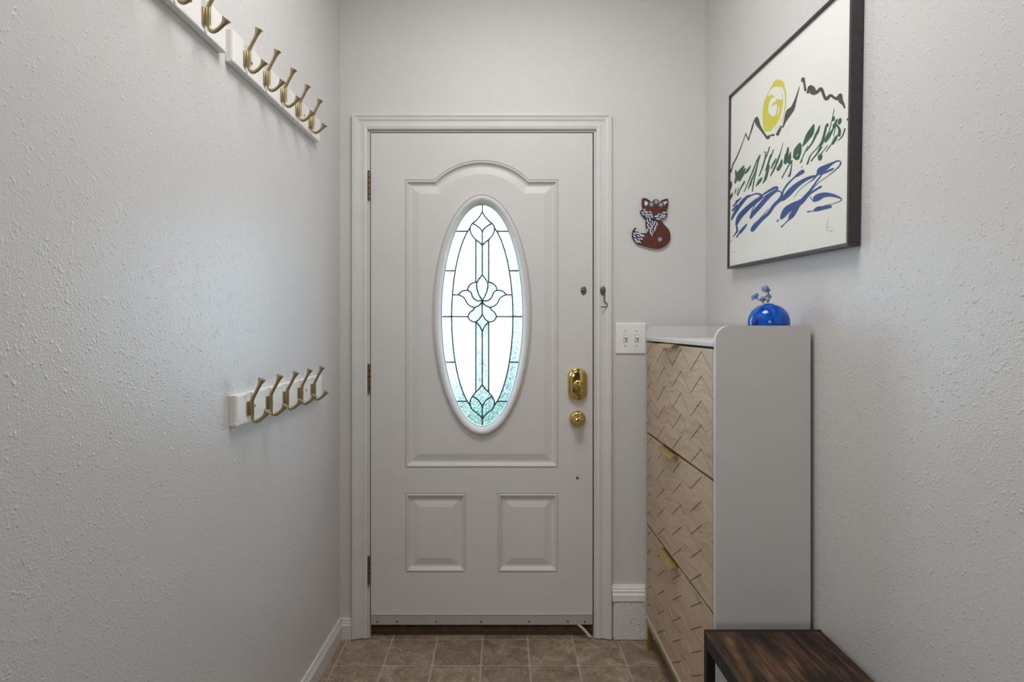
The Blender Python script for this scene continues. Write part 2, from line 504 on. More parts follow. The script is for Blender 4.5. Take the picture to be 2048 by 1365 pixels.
# ------------------------------------------------------------------ outside
bm = BM(); box(bm, (-6, 0.12, -0.25), (6, 9, -0.15)); struct('ground', bm, M['lawn'])
def shrub(x, y, z, rx, rz, clumps, leaves, size, label):
    bm = BM(); rnd = random.Random(int(x * 100 + y * 1000))
    for c in range(clumps):
        v = Vector((rnd.gauss(0, 1), rnd.gauss(0, 1), rnd.gauss(0, 1))).normalized() * rnd.uniform(0.1, 1) ** 0.5
        ctr = Vector((x + v.x * rx, y + v.y * rx * 0.6, z + v.z * rz))
        cr = rnd.uniform(0.6, 1.2) * 2.4 * size
        for k in range(leaves):
            p = ctr + Vector((rnd.gauss(0, 1), rnd.gauss(0, 1), rnd.gauss(0, 1))) * cr * 0.5
            if p.z < -0.1: continue
            R = Matrix.Rotation(rnd.uniform(0, 6.28), 3, 'Z') @ Matrix.Rotation(rnd.uniform(-1.3, 1.3), 3, 'X')
            s = rnd.uniform(0.6, 1.1) * size
            pts = [R @ Vector(q) * s + p for q in ((-1, 0, 0), (-.2, -.45, .12), (1, 0, 0), (-.2, .45, .12))]
            bm.faces.new([bm.verts.new(q) for q in pts])
    root = empty('shrub', Matrix.Translation((x, y, -0.15)))
    fo = obj('foliage', bm, M['leaf'], root)
    bs = BM()
    for k in range(5):
        a = k * 1.3
        tube(bs, [(x + 0.03 * math.cos(a), y + 0.03 * math.sin(a), -0.17), (x + rx * .3 * math.cos(a), y + rx * .3 * math.sin(a), z * .6), (x + rx * .6 * math.cos(a), y + rx * .6 * math.sin(a), z + rz * .4)], [0.02, 0.014, 0.006], 6)
    obj('stem', bs, M['sill'], root)
    tag(root, label, 'shrub')
shrub(-0.52, 2.2, 1.0, 0.32, 0.95, 34, 60, 0.042, 'leafy green shrub outside, glimpsed through the left edge of the oval door glass')
shrub(0.36, 2.3, 0.95, 0.32, 0.90, 38, 60, 0.042, 'leafy green shrub outside, glimpsed through the right edge of the oval door glass')
shrub(-0.10, 3.4, 0.45, 0.50, 0.55, 54, 60, 0.048, 'low leafy shrub outside, glimpsed through the bottom of the oval door glass')
shrub(-0.15, 5.0, 1.75, 0.80, 1.25, 74, 64, 0.066, 'tall leafy shrub far outside, glimpsed through the middle of the oval door glass')

# ------------------------------------------------------------------ the front door
def XZ(px, py): return ((px - CX) / S, H + (CY - py) / S)
dl, dr, dt, db = (741.8 - CX) / S, (1185.2 - CX) / S, H + (CY - 266.5) / S, H + (CY - 1249) / S
Y_BACK = 0.045
def ell(cx, cy, hw, hh, n=96):
    return [XZ(cx + hw * math.cos(2 * math.pi * k / n), cy - hh * math.sin(2 * math.pi * k / n)) for k in range(n)]
EC = (964.2, 631.0)
up = []      # upper panel outline, counter-clockwise in (x, z)
R0 = (94.5 ** 2 + 39 ** 2) / 78.0; ac = math.asin(94.5 / R0)
px_up = [(810, 936.5), (1117, 936.5), (1117, 359.3), (1058.5, 359.3)]
for k in range(1, 24):
    a = ac - 2 * ac * k / 24
    px_up.append((963.8 + R0 * math.sin(a), 320.3 + R0 - R0 * math.cos(a)))
px_up += [(869, 359.3), (810, 359.3)]
up = [XZ(*p) for p in px_up]
lowL = [XZ(*p) for p in ((810.5, 1145.5), (932, 1145.5), (932, 987), (810.5, 987))]
lowR = [XZ(*p) for p in ((995, 1145.5), (1116.5, 1145.5), (1116.5, 987), (995, 987))]
PROF = [(0, 0), (0.0012, -0.0035), (0.003, -0.004), (0.0045, 0.0015), (0.0075, 0.003), (0.0105, 0.002), (0.012, -0.004), (0.014, -0.0045), (0.017, -0.0075), (0.021, -0.0095), (0.027, -0.0105), (0.0275, -0.0105), (0.056, -0.0035), (0.057, -0.003)]
bm = BM()
outer = [(dl, db), (dr, db), (dr, dt), (dl, dt)]
fill(bm, [outer, up[::-1], lowL[::-1], lowR[::-1]], 0.0)
bo = [(dl, db), (dr, db), (dr, dt), (dl, dt)]
ov = ell(*EC, 92, 234)
fill(bm, [bo, ov[::-1]], Y_BACK)
for i in range(4):
    a, b = outer[i], outer[(i + 1) % 4]
    bm.faces.new([bm.verts.new(q) for q in ((a[0], 0, a[1]), (b[0], 0, b[1]), (b[0], Y_BACK, b[1]), (a[0], Y_BACK, a[1]))])
def panel(bm, loop, hole=None):
    rr = [[Vector((p[0], -h, p[1])) for p in offset_poly(loop, o)] for o, h in PROF]
    rings(bm, rr)
    last = [(v.x, v.z) for v in rr[-1]]
    fill(bm, [last] + ([hole[::-1]] if hole else []), -PROF[-1][1])
panel(bm, up, ov); panel(bm, lowL); panel(bm, lowR)
rings(bm, [[Vector((p[0], y, p[1])) for p in ov] for y in (0.003, Y_BACK)])
bmesh.ops.remove_doubles(bm, verts=bm.verts, dist=1e-5)
door = struct('door_1', bm, M['door'])
# oval window frame
bm = BM()
OP = [(1.0, 0.001), (1.0, -0.004), (0.93, -0.0075), (0.86, -0.0055), (0.84, -0.004), (0.80, -0.0105), (0.68, -0.0165), (0.52, -0.0175), (0.36, -0.0145), (0.20, -0.007), (0.10, -0.003), (0.02, 0.002), (0.0, 0.012)]
rings(bm, [[Vector((p[0], y, p[1])) for p in ell(*EC, 81.5 + 18.7 * s, 222.5 + 20.5 * s)] for s, y in OP])
obj('window_frame', bm, M['door'], door, smooth=True, angle=50)
bm = BM()
rings(bm, [[Vector((p[0], y, p[1])) for p in ell(*EC, 81.5 + s, 222.5 + s)] for s, y in ((2.2, 0.0035), (2.0, 0.001), (0.6, 0.0008), (-1.0, 0.003), (-1.6, 0.011), (2.2, 0.011))], loop=True)
obj('window_gasket', bm, M['alu'], door, smooth=True, angle=40, label='bluish grey metal rim')
for a in (0.5, 1.57, 2.64, 3.65, 4.712, 5.78):
    q = XZ(EC[0] + 91.5 * math.cos(a), EC[1] - 233 * math.sin(a))
    bm = BM(); lathe(bm, [(0.0035, 0.0), (0.0035, 0.002), (0.002, 0.003)], 10, Matrix.Translation((q[0], -0.0165, q[1])) @ Matrix.Rotation(math.pi / 2, 4, 'X'))
    obj('screw_cap', bm, M['trim'], door)

# leaded glass: half curves in (dx to the left of the axis, photo row)
AX = 964.3
def lens(y): return 61.5 * math.sqrt(max(0, 1 - ((y - 633.5) / 195.0) ** 2))
def oval(y): return 80.9 * math.sqrt(max(0, 1 - ((y - 630.5) / 221.5) ** 2))
def arc_y(f, y0, y1, n=10): return [(f(y0 + (y1 - y0) * k / n), y0 + (y1 - y0) * k / n) for k in range(n + 1)]
def sp(pts, k=4): return [tuple(p) for p in smoothpath(pts, k)]
tS = sp([(0, 422.6), (4.8, 431.2), (12, 439.8), (19.4, 445.8)])            # tip to shoulder
tS2 = sp([(19.4, 445.8), (22.5, 449.5), (24.4, 455)])                      # shoulder to the lens
tO = sp([(24.4, 455), (24.4, 459), (21.2, 468.7), (13, 478.8)])             # outer petal to the strip
tO2 = sp([(13, 478.8), (6, 484.2), (0, 490.3)])
tI = sp([(19.4, 445.8), (7.5, 453.2), (2, 459), (0, 465)])
al = sp([(0, 549.7), (6, 557), (10.6, 564.5)]); al2 = sp([(10.6, 564.5), (11.3, 573), (7.5, 587.7), (0, 601.5)])
uP = sp([(10.6, 564.5), (13, 564.4)]); uP1 = sp([(13, 564.4), (21.2, 566.7), (27.6, 573), (29.8, 580.4)])
uP2 = sp([(29.8, 580.4), (23, 585), (18.5, 595), (11.2, 601.3), (0, 601.7)])
lP1 = sp([(29.8, 580.4), (40.5, 582.2), (48.7, 589.8)])
lP2 = sp([(48.7, 589.8), (39.5, 593.2), (34, 599.6), (29.5, 607.9), (22.2, 613.4), (14.8, 614.8)])
lP3 = sp([(14.8, 614.8), (5.7, 610.6), (0, 603.3)])
lo1 = sp([(14.8, 614.8), (18.5, 619.8), (25.8, 626.2), (28.6, 633.5)])
lo2 = sp([(28.6, 633.5), (26.7, 638.2), (21.2, 643.2), (13, 644.3)])
lo3 = sp([(13, 644.3), (5.7, 638.2), (0, 629)])
di = sp([(13, 644.3), (4.8, 652.9), (0, 664)])
bS = sp([(0, 770), (6.4, 779.2), (13, 785.6)]); bS1 = sp([(13, 785.6), (20, 793.9)]); bS2 = sp([(20, 793.9), (24.2, 802.1), (24.4, 811)])
bI = sp([(20, 793.9), (10.4, 799.4), (4, 806.7), (0, 815.8)])
bO = sp([(24.4, 811), (19.8, 820.4), (8.8, 828.6), (0, 838.7)])
BY = [461.8, 541.2, 633.5, 725.2, 804.0]
def rev(l): return l[::-1]
half, sym = [], []
def pane(kind, *parts):
    half.append((kind, [p for part in parts for p in part]))
def spane(kind, *parts):   # symmetric: given by its left half, from the axis to the axis
    l = [p for part in parts for p in part]
    sym.append((kind, l + [(-x, y) for x, y in rev(l)]))
pane('g', [(0, 409.2)], [(0, 422.6)], tS, tS2, arc_y(lens, 455, BY[0], 3), rev(arc_y(oval, 409.2, BY[0], 16)))
for a, b in zip(BY, BY[1:]):
    pane('g', arc_y(lens, a, b), rev(arc_y(oval, a, b)))
pane('g', arc_y(lens, BY[4], 811, 2), bO, [(0, 851.8)], rev(arc_y(oval, BY[4], 851.8, 16)))
spane('g', tS, tI)
pane('g', tI, [(0, 490.3)], rev(tO2), rev(tO), rev(tS2))
pane('f', tO, [(13, 564.4)], uP1, lP1, [(lens(589.8), 589.8)], arc_y(lens, 589.8, 456, 14))
pane('g', [(13, 478.8)], tO2, [(0, 549.7)], al, [(13, 564.4)])
spane('g', al, al2)
pane('g', al2, rev(uP2), rev(uP1), rev(uP))
pane('g', lP1, lP2, lP3, [(0, 601.7)], rev(uP2))
pane('f', [(lens(589.8), 589.8)], lP2, lo1, [(lens(633.5), 633.5)], arc_y(lens, 633.5, 589.8, 4))
pane('g', lP3, [(0, 629)], rev(lo3), rev(lo2), rev(lo1))
spane('g', rev(lo3), di)
pane('f', [(lens(633.5), 633.5)], lo2, [(13, 785.6)], bS1, bS2, arc_y(lens, 811, 634, 16))
pane('g', [(13, 644.3)], di, [(0, 770)], bS)
spane('g', bS, bS1, bI)
pane('g', bI, [(0, 838.7)], rev(bO), rev(bS2))
def clean(l):
    out = []
    for p in l:
        if not out or (abs(p[0] - out[-1][0]) + abs(p[1] - out[-1][1])) > 0.25: out.append(p)
    while len(out) > 3 and abs(out[0][0] - out[-1][0]) + abs(out[0][1] - out[-1][1]) < 0.25: out.pop()
    return out
allp = [(k, l) for k, l in sym] + half + [(k, [(-x, y) for x, y in l]) for k, l in half]
for kind, l in allp:
    q = [XZ(AX - x, y) for x, y in clean(l)]
    bm = BM()
    prism(bm, q, lambda p: (p[0], 0.012, p[1]), lambda p: (p[0], 0.0155, p[1]))
    obj('glass_pane', bm, M['glass'] if kind == 'g' else M['frost'], door, label='rippled clear glass' if kind == 'g' else 'frosted white glass')
bm = BM()
def came(pts, w=0.0060):
    P = [Vector((XZ(x, y)[0], 0, XZ(x, y)[1])) for x, y in clean(pts)]
    rr = []
    for i, p in enumerate(P):
        t = (P[min(i + 1, len(P) - 1)] - P[max(i - 1, 0)]).normalized()
        n = Vector((-t.z, 0, t.x)) * w / 2
        rr.append([p + n + Vector((0, 0.0115, 0)), p + n * .5 + Vector((0, 0.0095, 0)), p - n * .5 + Vector((0, 0.0095, 0)), p - n + Vector((0, 0.0115, 0)), p - n + Vector((0, 0.0165, 0)), p + n + Vector((0, 0.0165, 0))])
    rings(bm, rr, True, True, True)
for sgn in (-1, 1):
    for l in (tS + tS2[1:], tO + tO2[1:], tI, al + al2[1:], uP + uP1[1:], uP2, lP1, lP2 + lP3[1:], lo1 + lo2[1:] + lo3[1:], di, bS + bS1[1:] + bS2[1:] + bO[1:], bI,
              arc_y(lens, 453, 813, 40), [(13, 478.8), (13, 564.4)], [(13, 644.3), (13, 785.6)], [(48.7, 589.8), (lens(589.8), 589.8)], [(28.6, 633.5), (oval(633.5), 633.5)]):
        came([(AX + sgn * x, y) for x, y in l])
    for y in (461.8, 541.2, 725.2, 804.0):
        came([(AX + sgn * lens(y), y), (AX + sgn * oval(y), y)])
for a, b in ((409.5, 422.6), (465, 549.7), (603.3, 629), (664, 770), (815.8, 851.5)):
    came([(AX, a), (AX, b)])
obj('lead_came', bm, M['lead'], door)

# hardware on the door
def roundrect(cx, cz, hw, hh, r, n=8):
    out = []
    for qx, qz, a0 in ((1, 1, 0), (-1, 1, 90), (-1, -1, 180), (1, -1, 270)):
        for k in range(n + 1):
            a = math.radians(a0 + 90 * k / n)
            out.append((cx + qx * (hw - r) + r * math.cos(a), cz + qz * (hh - r) + r * math.sin(a)))
    return out
cx, cz = XZ(1154.5, 768.5)
bm = BM(); hw, hh, r = 0.0395, 0.066, 0.036
LAY = [(0, 0), (0, -0.013), (0.002, -0.0165), (0.005, -0.018), (0.0085, -0.0185), (0.0095, -0.021), (0.0125, -0.024), (0.017, -0.0255), (0.024, -0.0265)]
rings(bm, [[Vector((p[0], y, p[1])) for p in roundrect(cx, cz, hw - o, hh - o, r - o)] for o, y in LAY], True, True, True)
dead = obj('deadbolt', bm, M['brass'], door, smooth=True, angle=45, label='polished brass deadbolt plate')
bm = BM()
m = Matrix.Translation((cx, -0.0265, cz - 0.002)) @ Matrix.Rotation(math.pi / 2, 4, 'X')
lathe(bm, [(0.021, 0), (0.0205, 0.004), (0.016, 0.008), (0.009, 0.0095)], 28, m)
b2 = BM(); box(b2, (-0.020, -0.030, -0.0035), (0.020, 0.0, 0.0035), 0.0025, 3)
b2.transform(Matrix.Translation((cx, -0.028, cz - 0.002)) @ Matrix.Rotation(math.radians(28), 4, 'Y'))
me = bpy.data.meshes.new('t'); b2.to_mesh(me); b2.free(); bm.from_mesh(me); bpy.data.meshes.remove(me)
obj('thumb_turn', bm, M['brass'], dead, smooth=True, angle=40)
for dz in (0.054, -0.054):
    bm = BM(); lathe(bm, [(0.0052, 0), (0.0052, 0.0015), (0.003, 0.002), (0.0028, 0.0005)], 14, Matrix.Translation((cx, -0.0245, cz + dz)) @ Matrix.Rotation(math.pi / 2, 4, 'X'))
    obj('screw', bm, M['bronze'], dead)
cx, cz = XZ(1154.8, 838.5)
bm = BM(); m = Matrix.Translation((cx, 0, cz)) @ Matrix.Rotation(math.pi / 2, 4, 'X')
lathe(bm, [(0.0345, 0), (0.0345, 0.006), (0.0335, 0.010), (0.030, 0.015), (0.0235, 0.019), (0.020, 0.020), (0.0185, 0.024)], 36, m)
knob = obj('knob_rose', bm, M['brass'], door, smooth=True, angle=50, label='round polished brass rose')
bm = BM()
lathe(bm, [(0.0165, 0.020), (0.0175, 0.030), (0.0205, 0.040), (0.0208, 0.046), (0.019, 0.051), (0.013, 0.0535), (0.006, 0.054)], 32, m)
b2 = BM(); box(b2, (-0.003, -0.060, -0.015), (0.005, -0.045, 0.015), 0.003, 3); b2.transform(Matrix.Translation((cx, 0, cz)))
me = bpy.data.meshes.new('t'); b2.to_mesh(me); b2.free(); bm.from_mesh(me); bpy.data.meshes.remove(me)
obj('turn_knob', bm, M['brass'], knob, smooth=True, angle=40)
bm = BM(); lathe(bm, [(0.0035, 0), (0.003, 0.0018), (0.002, 0.001)], 12, Matrix.Translation((cx, -0.013, cz + 0.0275)) @ Matrix.Rotation(math.pi / 2 + 0.5, 4, 'X'))
obj('screw', bm, M['bronze'], knob)
# oval eye plate on the door
def eye_plate(bm, cx, cz, y0):
    rr = []
    for s, y in ((1, 0), (1, -0.0015), (0.9, -0.003)):
        rr.append([Vector((cx + 0.0118 * s * math.cos(a), y0 + y, cz + 0.0185 * s * math.sin(a))) for a in [2 * math.pi * k / 24 for k in range(24)]])
    rings(bm, rr, True, True, True)
    for dz in (0.0115, -0.0115):
        lathe(bm, [(0.004, 0), (0.0035, 0.0012), (0.001, 0.0006)], 12, Matrix.Translation((cx, y0 - 0.003, cz + dz)) @ Matrix.Rotation(math.pi / 2, 4, 'X'))
cx, cz = XZ(1167, 581.5)
bm = BM(); eye_plate(bm, cx, cz, 0.0); tube(bm, [(cx - 0.010, -0.003, cz - 0.001), (cx, -0.006, cz), (cx + 0.010, -0.003, cz - 0.001)], [0.002, 0.0032, 0.002], 8)
obj('eye_plate', bm, M['steel'], door, smooth=True, angle=40, label='small oval steel eye plate')
cx, cz = XZ(1154.5, 956.5)
bm = BM(); lathe(bm, [(0.0058, 0), (0.005, 0.002), (0.002, 0.0028)], 14, Matrix.Translation((cx, 0, cz)) @ Matrix.Rotation(math.pi / 2, 4, 'X'))
obj('screw_head', bm, M['bronze'], door, label='small dark screw head')
# hinges
for y0, y1 in ((345, 400), (731, 786), (1114, 1169)):
    xa, z1 = XZ(738.3, y0); _, z0 = XZ(738.3, y1)
    bm = BM()
    n = 5; hgt = (z1 - z0) / n
    for k in range(n):
        lathe(bm, [(0.0035, 0.0), (0.0062, 0.0012), (0.0062, hgt - 0.0022), (0.0035, hgt - 0.001)], 14, Matrix.Translation((xa, -0.0055, z0 + k * hgt)))
    lathe(bm, [(0.0035, 0), (0.0045, 0.003), (0.002, 0.007)], 12, Matrix.Translation((xa, -0.0055, z1)))
    hg = obj('hinge', bm, M['bronze'], door, smooth=True, angle=40, label='dark bronze butt hinge')
    bm = BM(); box(bm, (xa - 0.004, -0.0015, z0), (xa + 0.007, 0.001, z1)); obj('hinge_leaf', bm, M['bronze'], hg)
# sweep strip along the bottom
bm = BM()
z1 = H + (CY - 1228) / S; z0 = H + (CY - 1249.5) / S
prism(bm, [(0.0, z0), (-0.004, z0 + 0.001), (-0.004, z1 - 0.004), (-0.006, z1 - 0.002), (-0.002, z1), (0.0, z1)], lambda p: (dl + 0.001, p[0], p[1]), lambda p: (dr - 0.001, p[0], p[1]))
sweep = obj('door_sweep', bm, M['alu'], door, label='grey metal sweep strip')
bm = BM()
xa, za = XZ(1150, 1251); xe, ze = XZ(1180, 1268)
box(bm, (dl + 0.01, 0.004, z0 - 0.004), (xa + 0.02, 0.012, z0 + 0.002))
rr = []
for t in (0, .3, .6, .85, 1):
    p = Vector((xa + 0.014 + (xe - xa - 0.014) * t, -0.001 - 0.012 * t, z0 - 0.001 - (z0 - 0.012) * t ** 1.3))
    rr.append([p + Vector((0.005, 0, 0.002)), p + Vector((0.005, -0.002, 0.002)), p + Vector((-0.006, -0.002, -0.001)), p + Vector((-0.006, 0, -0.001))])
rings(bm, rr, True, True, True)
obj('weatherstrip', bm, M['rubber'], sweep, label='pale weatherstrip with a torn end')
for px in (755.5, 794.5, 872.5, 962.5, 1058, 1135.5, 1169):
    q = XZ(px, 1243)
    bm = BM(); lathe(bm, [(0.0042, 0), (0.0038, 0.0018), (0.0012, 0.0026)], 12, Matrix.Translation((q[0], -0.004, q[1])) @ Matrix.Rotation(math.pi / 2, 4, 'X'))
    obj('screw', bm, M['bronze'], sweep)

# latch hook on the right casing
cx, cz = XZ(1204.7, 582)
yb = -0.0135
root = empty('latch_hook', Matrix.Translation((cx, yb, cz)))
bm = BM(); eye_plate(bm, cx, cz, yb); obj('oval_plate', bm, M['steel'], root, smooth=True, angle=40)
bm = BM(); tube(bm, [(cx, yb - 0.002, cz), (cx, yb - 0.010, cz)], [0.0035, 0.0045], 10)
tube(bm, [(cx + 0.005 * math.cos(a), yb - 0.012, cz - 0.003 + 0.005 * math.sin(a)) for a in [0.4 * k for k in range(16)]], 0.0015, 6)
obj('eye', bm, M['steel'], root, smooth=True, angle=60)
bm = BM()
def q2(x, y, yy): v = XZ(1150 + x / 22.75, 565 + y / 22.75); return Vector((v[0], yy, v[1]))
tube(bm, [q2(*p) for p in smoothpath([(1255, 400, yb - .012), (1300, 540, yb - .011), (1285, 620, yb - .008), (1290, 800, yb - .006), (1300, 890, yb - .006), (1390, 950, yb - .006), (1430, 1040, yb - .006), (1370, 1120, yb - .007), (1250, 1130, yb - .012), (1140, 1145, yb - .018)], 5)], 0.0025, 8)
h2 = [q2(1290 + 26 * math.sin(k * 0.9), 600 + 15 * k, yb - .007 - .0009 * math.cos(k * 0.9)) for k in range(15)]
tube(bm, h2, 0.0014, 6)
obj('hook', bm, M['steel'], root, smooth=True, angle=60)
tag(root, 'small steel hook latch with oval plate hanging on the white door casing', 'latch')

# ------------------------------------------------------------------ coat racks on the left wall
RZ = math.atan2(1.0, KL)
def hook_mesh():
    """hook in its own space: z up, -y out of the wall, origin on the back of its plate"""
    b = BM()
    box(b, (-0.0085, -0.006, -0.019), (0.0085, 0, 0.019), 0.0015)
    box(b, (-0.005, -0.011, -0.0185), (0.005, -0.005, 0.0195), 0.0015)
    pth = smoothpath([(-.012, .024), (-.013, .0), (-.0125, -.020), (-.0145, -.029), (-.021, -.0345), (-.030, -.032), (-.040, -.0245), (-.048, -.0155), (-.0535, -.0075)], 4)
    n = len(pth); rad = []
    for i in range(n):
        u = i / (n - 1)
        rad.append(0.0043 if u < 0.75 else 0.0043 + 0.0062 * ((u - 0.75) / 0.25) ** 2.0)
    tube(b, [(0, y, z) for y, z in pth], rad, 12, 1.1, (1, 0, 0))
    pth = smoothpath([(-.0125, .016), (-.013, .024), (-.019, .037), (-.028, .054), (-.034, .067), (-.0385, .0775)], 4)
    n = len(pth)
    rad = [0.0043 if i / (n - 1) < 0.6 else 0.0043 + 0.006 * ((i / (n - 1) - 0.6) / 0.4) ** 2.0 for i in range(n)]
    tube(b, [(0, y, z) for y, z in pth], rad, 12, 1.1, (1, 0, 0))
    return b
HOOK = None
RL = 0.657
def rack(dstart, z0, h, label, group=None):
    global HOOK
    y = dstart - D
    mat = Matrix.Translation((xl(y), y, z0)) @ Matrix.Rotation(RZ, 4, 'Z')
    root = empty('coat_rack', mat)
    bm = BM()
    box(bm, (0, -0.0155, 0), (RL, 0, h), 0.0015); box(bm, (-0.0003, -0.0195, -0.0008), (RL + 0.0003, -0.0003, 0.007), 0.0012)
    obj('board', bm, M['rail'], root, local=True)
    hx = [0.0725 + 0.1213 * k for k in range(5)]
    edges = [0.0] + hx + [RL]
    for k in range(6):
        a = edges[k] + (0.0165 if k else 0.0015); b = edges[k + 1] - (0.0165 if k < 5 else 0.0015)
        bm = BM()
        F0 = [(a, 0.0005), (b, 0.0005), (b, h - 0.0005), (a, h - 0.0005)]
        rr = [[Vector((p[0], -0.0150, p[1])) for p in F0]]
        i = 0.004
        rr.append([Vector((p[0], -0.0175, p[1])) for p in F0])
        rr.append([Vector((p[0], -0.020, p[1])) for p in ((a + i, 0.002), (b - i, 0.002), (b - i, h - i), (a + i, h - i))])
        rings(bm, rr, True, True, True)
        bl = obj('raised_block', bm, M['rail'], root, local=True)
        if k in (1, 4):
            bm = BM(); lathe(bm, [(0.004, 0), (0.0035, 0.0008), (0.001, 0.0004)], 12, Matrix.Translation(((a + b) / 2 + (0.0 if k == 4 else -0.028), -0.0202, h * 0.50)) @ Matrix.Rotation(math.pi / 2, 4, 'X'))
            obj('screw', bm, M['bronze'], bl, local=True)
    for x in hx:
        if HOOK is None:
            o = obj('hook', hook_mesh(), M['hook'], root, smooth=True, angle=50, local=True)
            HOOK = o.data
        else:
            o = bpy.data.objects.new('hook', HOOK); C.objects.link(o); o.parent = root
        o.location = (x, -0.0152, h * 0.46)
    tag(root, label, 'coat rack', 'white coat racks with brass hooks on the left wall')
    return root
rack(1.487, 1.946, 0.081, 'white wooden coat rack with five brass hooks, the whole one high on the left wall')
rack(1.455 - RL, 1.951, 0.081, 'white coat rack with brass hooks high on left wall, cut off by the photo top')
rack(1.506, 1.029, 0.078, 'white wooden coat rack with five brass hooks mounted low on the left wall')

# ------------------------------------------------------------------ light switch and fox plaque
cx, cz = XZ(1261.3, 677.2)
root = empty('light_switch', Matrix.Translation((cx, 0, cz)))
bm = BM(); rr = []
for o, y in ((0, 0), (0, -0.003), (0.002, -0.0058), (0.004, -0.0065)):
    rr.append([Vector((p[0], y, p[1])) for p in roundrect(cx, cz, 0.0625 - o, 0.0635 - o, 0.004, 4)])
rings(bm, rr, True, True, True)
obj('cover_plate', bm, M['plastic'], root)
for sx, tilt in ((-0.0228, 1), (0.0228, 1)):
    bm = BM()
    box(bm, (cx + sx - 0.0062, -0.0078, cz - 0.0135), (cx + sx + 0.0062, -0.0055, cz + 0.0135), 0.0008)
    b2 = BM(); box(b2, (-0.0045, -0.014, -0.0055), (0.0045, 0.0, 0.0055), 0.0015)
    b2.transform(Matrix.Translation((cx + sx, -0.006, cz + 0.003)) @ Matrix.Rotation(-0.45, 4, 'X'))
    me = bpy.data.meshes.new('t'); b2.to_mesh(me); b2.free(); bm.from_mesh(me); bpy.data.meshes.remove(me)
    tg = obj('toggle', bm, M['plastic'], root)
    bm = BM(); box(bm, (cx + sx - 0.0072, -0.0068, cz - 0.0148), (cx + sx + 0.0072, -0.0064, cz + 0.0148))
    obj('toggle_slot', bm, M['dark'], tg)
    for dz in (0.030, -0.030):
        bm = BM(); lathe(bm, [(0.0034, 0), (0.003, 0.0012), (0.001, 0.0012)], 12, Matrix.Translation((cx + sx, -0.0064, cz + dz)) @ Matrix.Rotation(math.pi / 2, 4, 'X'))
        obj('screw', bm, M['alu'], root)
tag(root, 'white double toggle light switch on wall beside the door casing', 'light switch')

def FX(p): return XZ(1230 + p[0] / 9.1, 370 + p[1] / 9.1)
fox = [(495, 255), (560, 262), (620, 300), (655, 332), (690, 290), (735, 272), (775, 290), (797, 325), (850, 290), (915, 268), (952, 275), (950, 350), (938, 430), (918, 475), (940, 515), (925, 570), (880, 620), (815, 645), (845, 690), (900, 755), (950, 810), (985, 880), (990, 950), (970, 1040), (920, 1100), (850, 1145), (770, 1165), (680, 1158), (560, 1130), (460, 1095), (415, 1088), (360, 1040), (315, 980), (302, 900), (315, 840), (360, 788), (378, 835), (430, 880), (500, 892), (580, 880), (572, 820), (550, 740), (548, 690), (562, 640), (500, 580), (458, 520), (450, 490), (492, 448), (482, 380), (483, 300)]
cx, cz = FX((700, 720))
root = empty('fox_plaque', Matrix.Translation((cx, 0, cz)))
bm = BM(); l = [FX(p) for p in smoothpath(fox, 3, True)]
prism(bm, l, lambda p: (p[0], -0.011, p[1]), lambda p: (p[0], -0.001, p[1]))
obj('body', bm, M['fox'], root)
bm = BM()
def flat(bm, pts, y): fill(bm, [[FX(p) for p in pts]], y)
def band(bm, pts, w, y, f=FX):      # dark outline stroke
    n = len(pts)
    P = [Vector(f(p)) for p in pts]
    vs = []
    for i in range(n):
        t = (P[(i + 1) % n] - P[i - 1]).normalized(); nn = Vector((-t.y, t.x)) * w / 2
        vs.append((bm.verts.new((P[i].x + nn.x, y, P[i].y + nn.y)), bm.verts.new((P[i].x - nn.x, y, P[i].y - nn.y))))
    for i in range(n):
        a, b = vs[i], vs[(i + 1) % n]
        bm.faces.new((a[0], a[1], b[1], b[0]))
cheekL = [(478, 462), (540, 455), (600, 480), (650, 515), (690, 560), (702, 610), (650, 640), (590, 632), (520, 590), (470, 530), (455, 495)]
cheekR = [(935, 495), (880, 490), (800, 520), (720, 558), (700, 600), (735, 640), (810, 645), (880, 620), (930, 570)]
bib = [(570, 640), (650, 640), (735, 655), (765, 780), (725, 795), (712, 900), (660, 930), (605, 890), (565, 790), (548, 700)]
tail = [(360, 795), (388, 850), (445, 882), (520, 930), (480, 975), (462, 1040), (425, 1088), (355, 1032), (313, 965), (305, 885)]
inkm = BM()
for pg in (cheekL, cheekR, bib, tail): flat(inkm, pg, -0.0113)
band(inkm, smoothpath(fox, 3, True), 0.0016, -0.01125)
obj('outline_paint', inkm, M['navy'], root)
def inside(p, poly):
    c = False; n = len(poly)
    for i in range(n):
        a, b = poly[i], poly[i - 1]
        if (a[1] > p[1]) != (b[1] > p[1]) and p[0] < (b[0] - a[0]) * (p[1] - a[1]) / (b[1] - a[1]) + a[0]: c = not c
    return c
rnd = random.Random(3)
